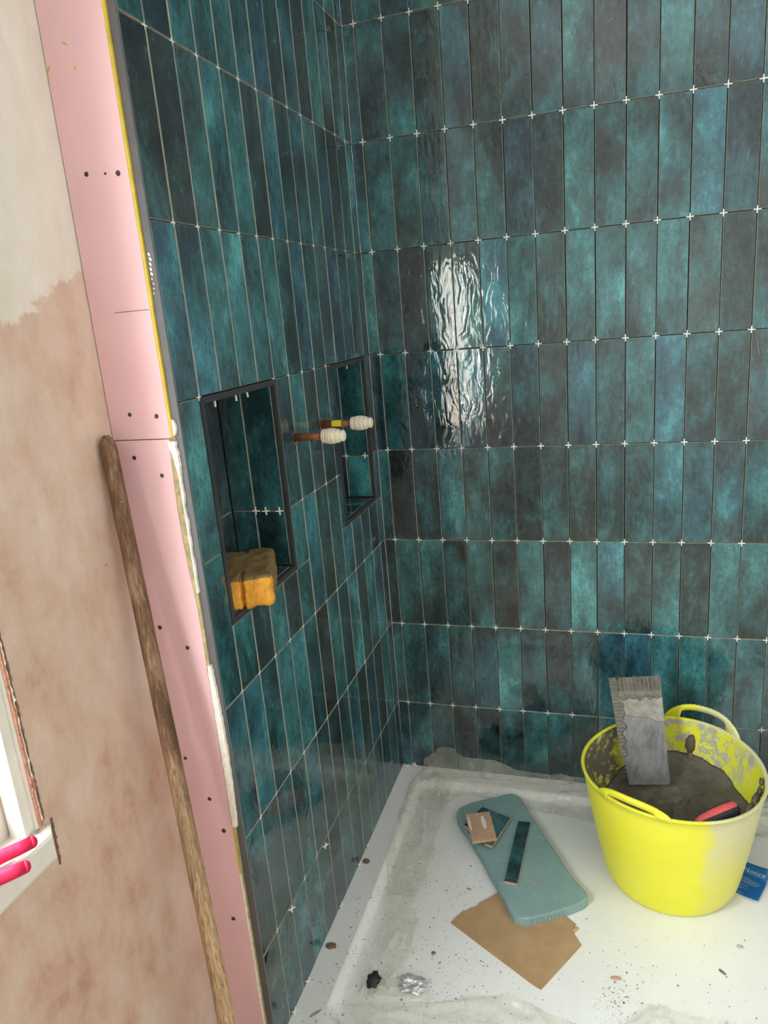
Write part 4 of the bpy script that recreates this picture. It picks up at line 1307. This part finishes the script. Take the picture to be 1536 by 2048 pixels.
# ------------------------------------------------------------------ sponge in the near niche
Fc = Vector((0.050, -0.786, 0.8505))
lv = Vector((-0.86, -0.51, 0)).normalized(); dv = Vector((-0.40, 0.917, 0)).normalized()
SLX, SLY, SLZ = 0.098, 0.172, 0.057
ax_, ay_, az_ = 22, 30, 14
bm = bmesh.new()
bmesh.ops.create_cube(bm, size=1.0)
bmesh.ops.subdivide_edges(bm, edges=bm.edges[:], cuts=41, use_grid_fill=True)
vv = []; dirt = []
for v in bm.verts:
    a, b, c = v.co.x+0.5, v.co.y+0.5, v.co.z+0.5          # along lv, along dv, height
    q = Vector(((a-0.5)*SLX, (b-0.5)*SLY, (c-0.5)*SLZ))
    half = Vector((SLX/2, SLY/2, SLZ/2)); r = 0.011
    inner = Vector((max(-half.x+r, min(half.x-r, q.x)), max(-half.y+r, min(half.y-r, q.y)), max(-half.z+r, min(half.z-r, q.z))))
    e = q - inner
    if e.length > 1e-6: q = inner + e.normalized()*r*min(1.0, e.length/r*1.0 if e.length < r else 1.0)
    nn = e.normalized() if e.length > 1e-6 else Vector((0, 0, 0))
    q += nn*(0.0034*nz(q.x*45, q.y*45, q.z*45) + 0.0012*nz(q.x*190, q.y*190, q.z*190))
    # torn slit down the front, and ragged grooves
    gx = q.x - (0.004 + 0.003*nz(q.z*60, 2)); depth = max(0.0, 1 - abs(gx)/0.0042)
    if b < 0.30: q.y += 0.020*depth*(1 - b/0.30)
    gx2 = q.x - (-0.016 + 0.004*nz(q.z*80, 5)); q.y += 0.003*max(0, 1-abs(gx2)/0.002)*(1 if b < 0.05 else 0)
    if c > 0.9 and abs(q.x-0.004) < 0.005 and (b < 0.25 or b > 0.86): q.z -= 0.008*(1-abs(q.x-0.004)/0.005)
    p = Fc + lv*(q.x + SLX/2) + dv*(q.y + SLY/2) + Vector((0, 0, q.z + SLZ/2))
    vv.append(p)
    front = b < 0.06 + 0.02*nz(a*9, c*9)
    dirt.append(0.0 if front and c < 0.93 else 1.0)
bm.verts.index_update(); ff = [[v.index for v in f.verts] for f in bm.faces]; bm.free()
sp = fix_normals(obj('sponge', vv, ff, M['sponge'], None, smooth=True, loc=Fc))
at = sp.data.attributes.new('dirt', 'FLOAT', 'POINT')
for i, dd in enumerate(dirt): at.data[i].value = dd
tag(sp, 'orange tiling sponge with dirty brown top in the near niche', 'sponge')

# ------------------------------------------------------------------ pliers on the sill
pl = empty('pliers', (-0.125, -1.34, 0.7015)); tag(pl, 'pliers with hot pink grips lying across the window sill', 'pliers')
hA = [(-0.0905, -1.2440, 0.7175), (-0.101, -1.256, 0.716), (-0.114, -1.271, 0.7145), (-0.124, -1.290, 0.7125), (-0.127, -1.315, 0.711), (-0.126, -1.335, 0.7095)]
hB = [(-0.0735, -1.2760, 0.7110), (-0.083, -1.287, 0.7105), (-0.094, -1.300, 0.710), (-0.105, -1.315, 0.710), (-0.113, -1.330, 0.710), (-0.117, -1.340, 0.7095)]
for pts in (hA, hB):
    V = []
    v, f = tube_vf(pts, [0.0078, 0.0084, 0.0085, 0.0082, 0.0078, 0.0070], 16)
    e0 = Vector(pts[0]); t0 = (e0 - Vector(pts[1])).normalized()
    v2, f2 = tube_vf([e0 - t0*0.0002] + [e0 + t0*0.006*q for q in (0.35, 0.65, 0.85, 0.97)], [0.0078, 0.0073, 0.0058, 0.0038, 0.0012], 16)
    v, f = join_vf([(v, f), (v2, f2)])
    obj('grip', v, f, M['pinkgrip'], pl, smooth=True)
v, f = join_vf([tube_vf([(-0.126, -1.332, 0.7085), (-0.122, -1.352, 0.7085), (-0.118, -1.372, 0.7085), (-0.116, -1.400, 0.708)], [0.006, 0.0085, 0.0075, 0.003], 10),
                tube_vf([(-0.117, -1.338, 0.7085), (-0.121, -1.352, 0.7085), (-0.125, -1.372, 0.7085), (-0.121, -1.400, 0.708)], [0.006, 0.0085, 0.0075, 0.003], 10)])
obj('jaws', v, f, M['steel'], pl, smooth=True)

# ------------------------------------------------------------------ tile spacers
def cross_mesh(name='tile_spacer', a=0.0078, w=0.00105, d=0.0024):
    P = [(-w, -a), (w, -a), (w, -w), (a, -w), (a, w), (w, w), (w, a), (-w, a), (-w, w), (-a, w), (-a, -w), (-w, -w)]
    V = [(x, -d/2, z) for x, z in P] + [(x, d/2, z) for x, z in P]
    F = [tuple(range(12)), tuple(range(23, 11, -1))] + [(k, 12+k, 12+(k+1) % 12, (k+1) % 12) for k in range(12)]
    me = bpy.data.meshes.new(name); me.from_pydata(V, [], F); me.materials.append(M['spacer']); me.update()
    return me
CROSS = cross_mesh(); CROSS_THIN = cross_mesh(a=0.0056, w=0.0008, d=0.0016)
ORD = ['first', 'second', 'third', 'fourth', 'fifth', 'sixth', 'seventh', 'eighth', 'ninth', 'tenth', 'eleventh', 'twelfth', 'thirteenth', 'fourteenth', 'fifteenth', 'sixteenth']
def spacer(loc, rot, label, group, mesh=None):
    o = bpy.data.objects.new('tile_spacer', mesh or CROSS)
    o.location = loc; o.rotation_euler = rot
    COL.objects.link(o)
    tag(o, label, 'tile spacer', group)
    return o
gb, gl = 'white cross spacers in the back wall joints', 'white cross spacers in the left wall joints'
rs = random.Random(3)
for r in range(8):
    for m_ in range(16):
        if r == 0 and m_ in (8, 9): continue
        spacer((B0 + WB*m_ + rs.uniform(-0.0006, 0.0006), -0.0006 + rs.uniform(-0.0004, 0.0004), ZT[r]), (0, rs.uniform(-0.05, 0.05), 0),
               'white cross spacer in back wall, %s joint row above tray, %s from the corner' % (ORD[r], ORD[m_]), gb)
for r in range(8):
    for c_ in range(13):
        y = -(A0 + WL*c_)
        if r == 3 and (c_ >= 8 or c_ <= 3): continue
        if r == 4 and c_ in (0, 1, 2, 3, 9, 10, 11): continue
        if r == 0 and c_ in (3, 5, 6, 7, 8, 11): continue
        if r == 1 and c_ in (0, 1, 2, 4): continue
        spacer((-0.0014 + rs.uniform(-0.0007, 0.0006), y, ZT[r]), (rs.uniform(-0.05, 0.05), 0, RL),
               'thin white cross spacer in left wall, %s joint row above tray, %s from corner' % (ORD[r], ORD[c_]), gl, CROSS_THIN)
# odd ones: niche joints, and spacers left standing against the wall and on the rim
zj = ZT[3] - 0.004
y1 = N1[1] - 0.0105
gn = 'white cross spacers in the niches'
spacer((-0.0705, y1-0.0006, zj), (0, 0.02, 0), 'white cross spacer at the inner tile joint of the near niche', gn)
spacer((-0.0480, y1-0.0016, zj), (0, -0.08, 0), 'middle of three white spacers on the side of the near niche', gn)
spacer((-0.0185, y1-0.0016, zj), (0, -0.05, 0), 'white spacer nearest the metal edge in the near niche', gn)
y2 = N2[1] - 0.0105
spacer((-0.0710, y2-0.0006, zj), (0, 0.0, 0), 'white cross spacer at the inner tile joint of the far niche', gn)
spacer((-0.0180, y2-0.0016, zj), (0, 0.1, 0), 'white spacer nearest the metal edge in the far niche', gn)
def stub(loc, rz, ry, label):
    v, f = box_vf(-0.0019, 0.0019, -0.001, 0.001, -0.0075, 0.0075)
    me = bpy.data.meshes.new('spacer_stub'); me.from_pydata(v, [], f); me.materials.append(M['spacer']); me.update()
    o = bpy.data.objects.new('spacer_stub', me); o.location = loc; o.rotation_euler = (0, ry, rz); COL.objects.link(o)
    tag(o, label, 'tile spacer', 'white spacer ends under the niche tops')
zt_ = N1[3] - 0.0105
stub((-0.010, -0.790, zt_-0.004), RL, 0.05, 'leftmost white spacer end under the top of the near niche')
stub((-0.010, -0.718, zt_-0.004), RL, -0.05, 'middle white spacer end under the top of the near niche')
stub((-0.010, -0.676, zt_-0.003), RL, -0.25, 'rightmost white spacer end under the top of the near niche')
stub((-0.020, -0.120, zt_-0.004), RL, 0.0, 'white spacer end under the top of the far niche')
gs = 'loose spacers along the left wall'
for (y, z, ry, lab) in ((-0.611, 0.2085, 0.1, 'loose white spacer sticking out of the left wall above the tray, farther one'),
                        (-0.794, 0.2120, 0.15, 'loose white spacer sticking out of the left wall above the tray, nearer one')):
    spacer((0.004, y, z), (0.1, ry, math.radians(60)), lab, gs)
for y, a, lab in ((-0.362, 0.5, 'upright white spacer at the foot of the left wall, farthest from the front'), (-0.432, 0.6, 'upright white spacer beside the smaller brown chip'),
                  (-0.566, 0.4, 'upright white spacer midway between the two brown chips'), (-0.770, 0.7, 'upright white spacer past the larger brown chip'),
                  (-0.838, 0.4, 'upright white spacer nearest the front of the left wall')):
    spacer((0.0045, y, 0.0072), (0, a, math.radians(70)), lab, gs)
spacer((0.150, -0.757, -0.010), (math.radians(75), 0.3, 0.2), 'white spacer lying on plastic beside the dark scrap', gs)
spacer((0.148, -0.372, -0.012), (math.radians(85), 0.4, 0.5), 'white spacer lying under the plastic along the left rim', gs)
spacer((0.012, -0.013, 0.0045), (math.radians(80), 0.3, 0.5), 'white spacer lying in the back corner of the rim', gs)
spacer((0.036, -0.0055, 0.008), (0, 0.5, 0.2), 'white spacer standing in the back corner by the plastic', gs)
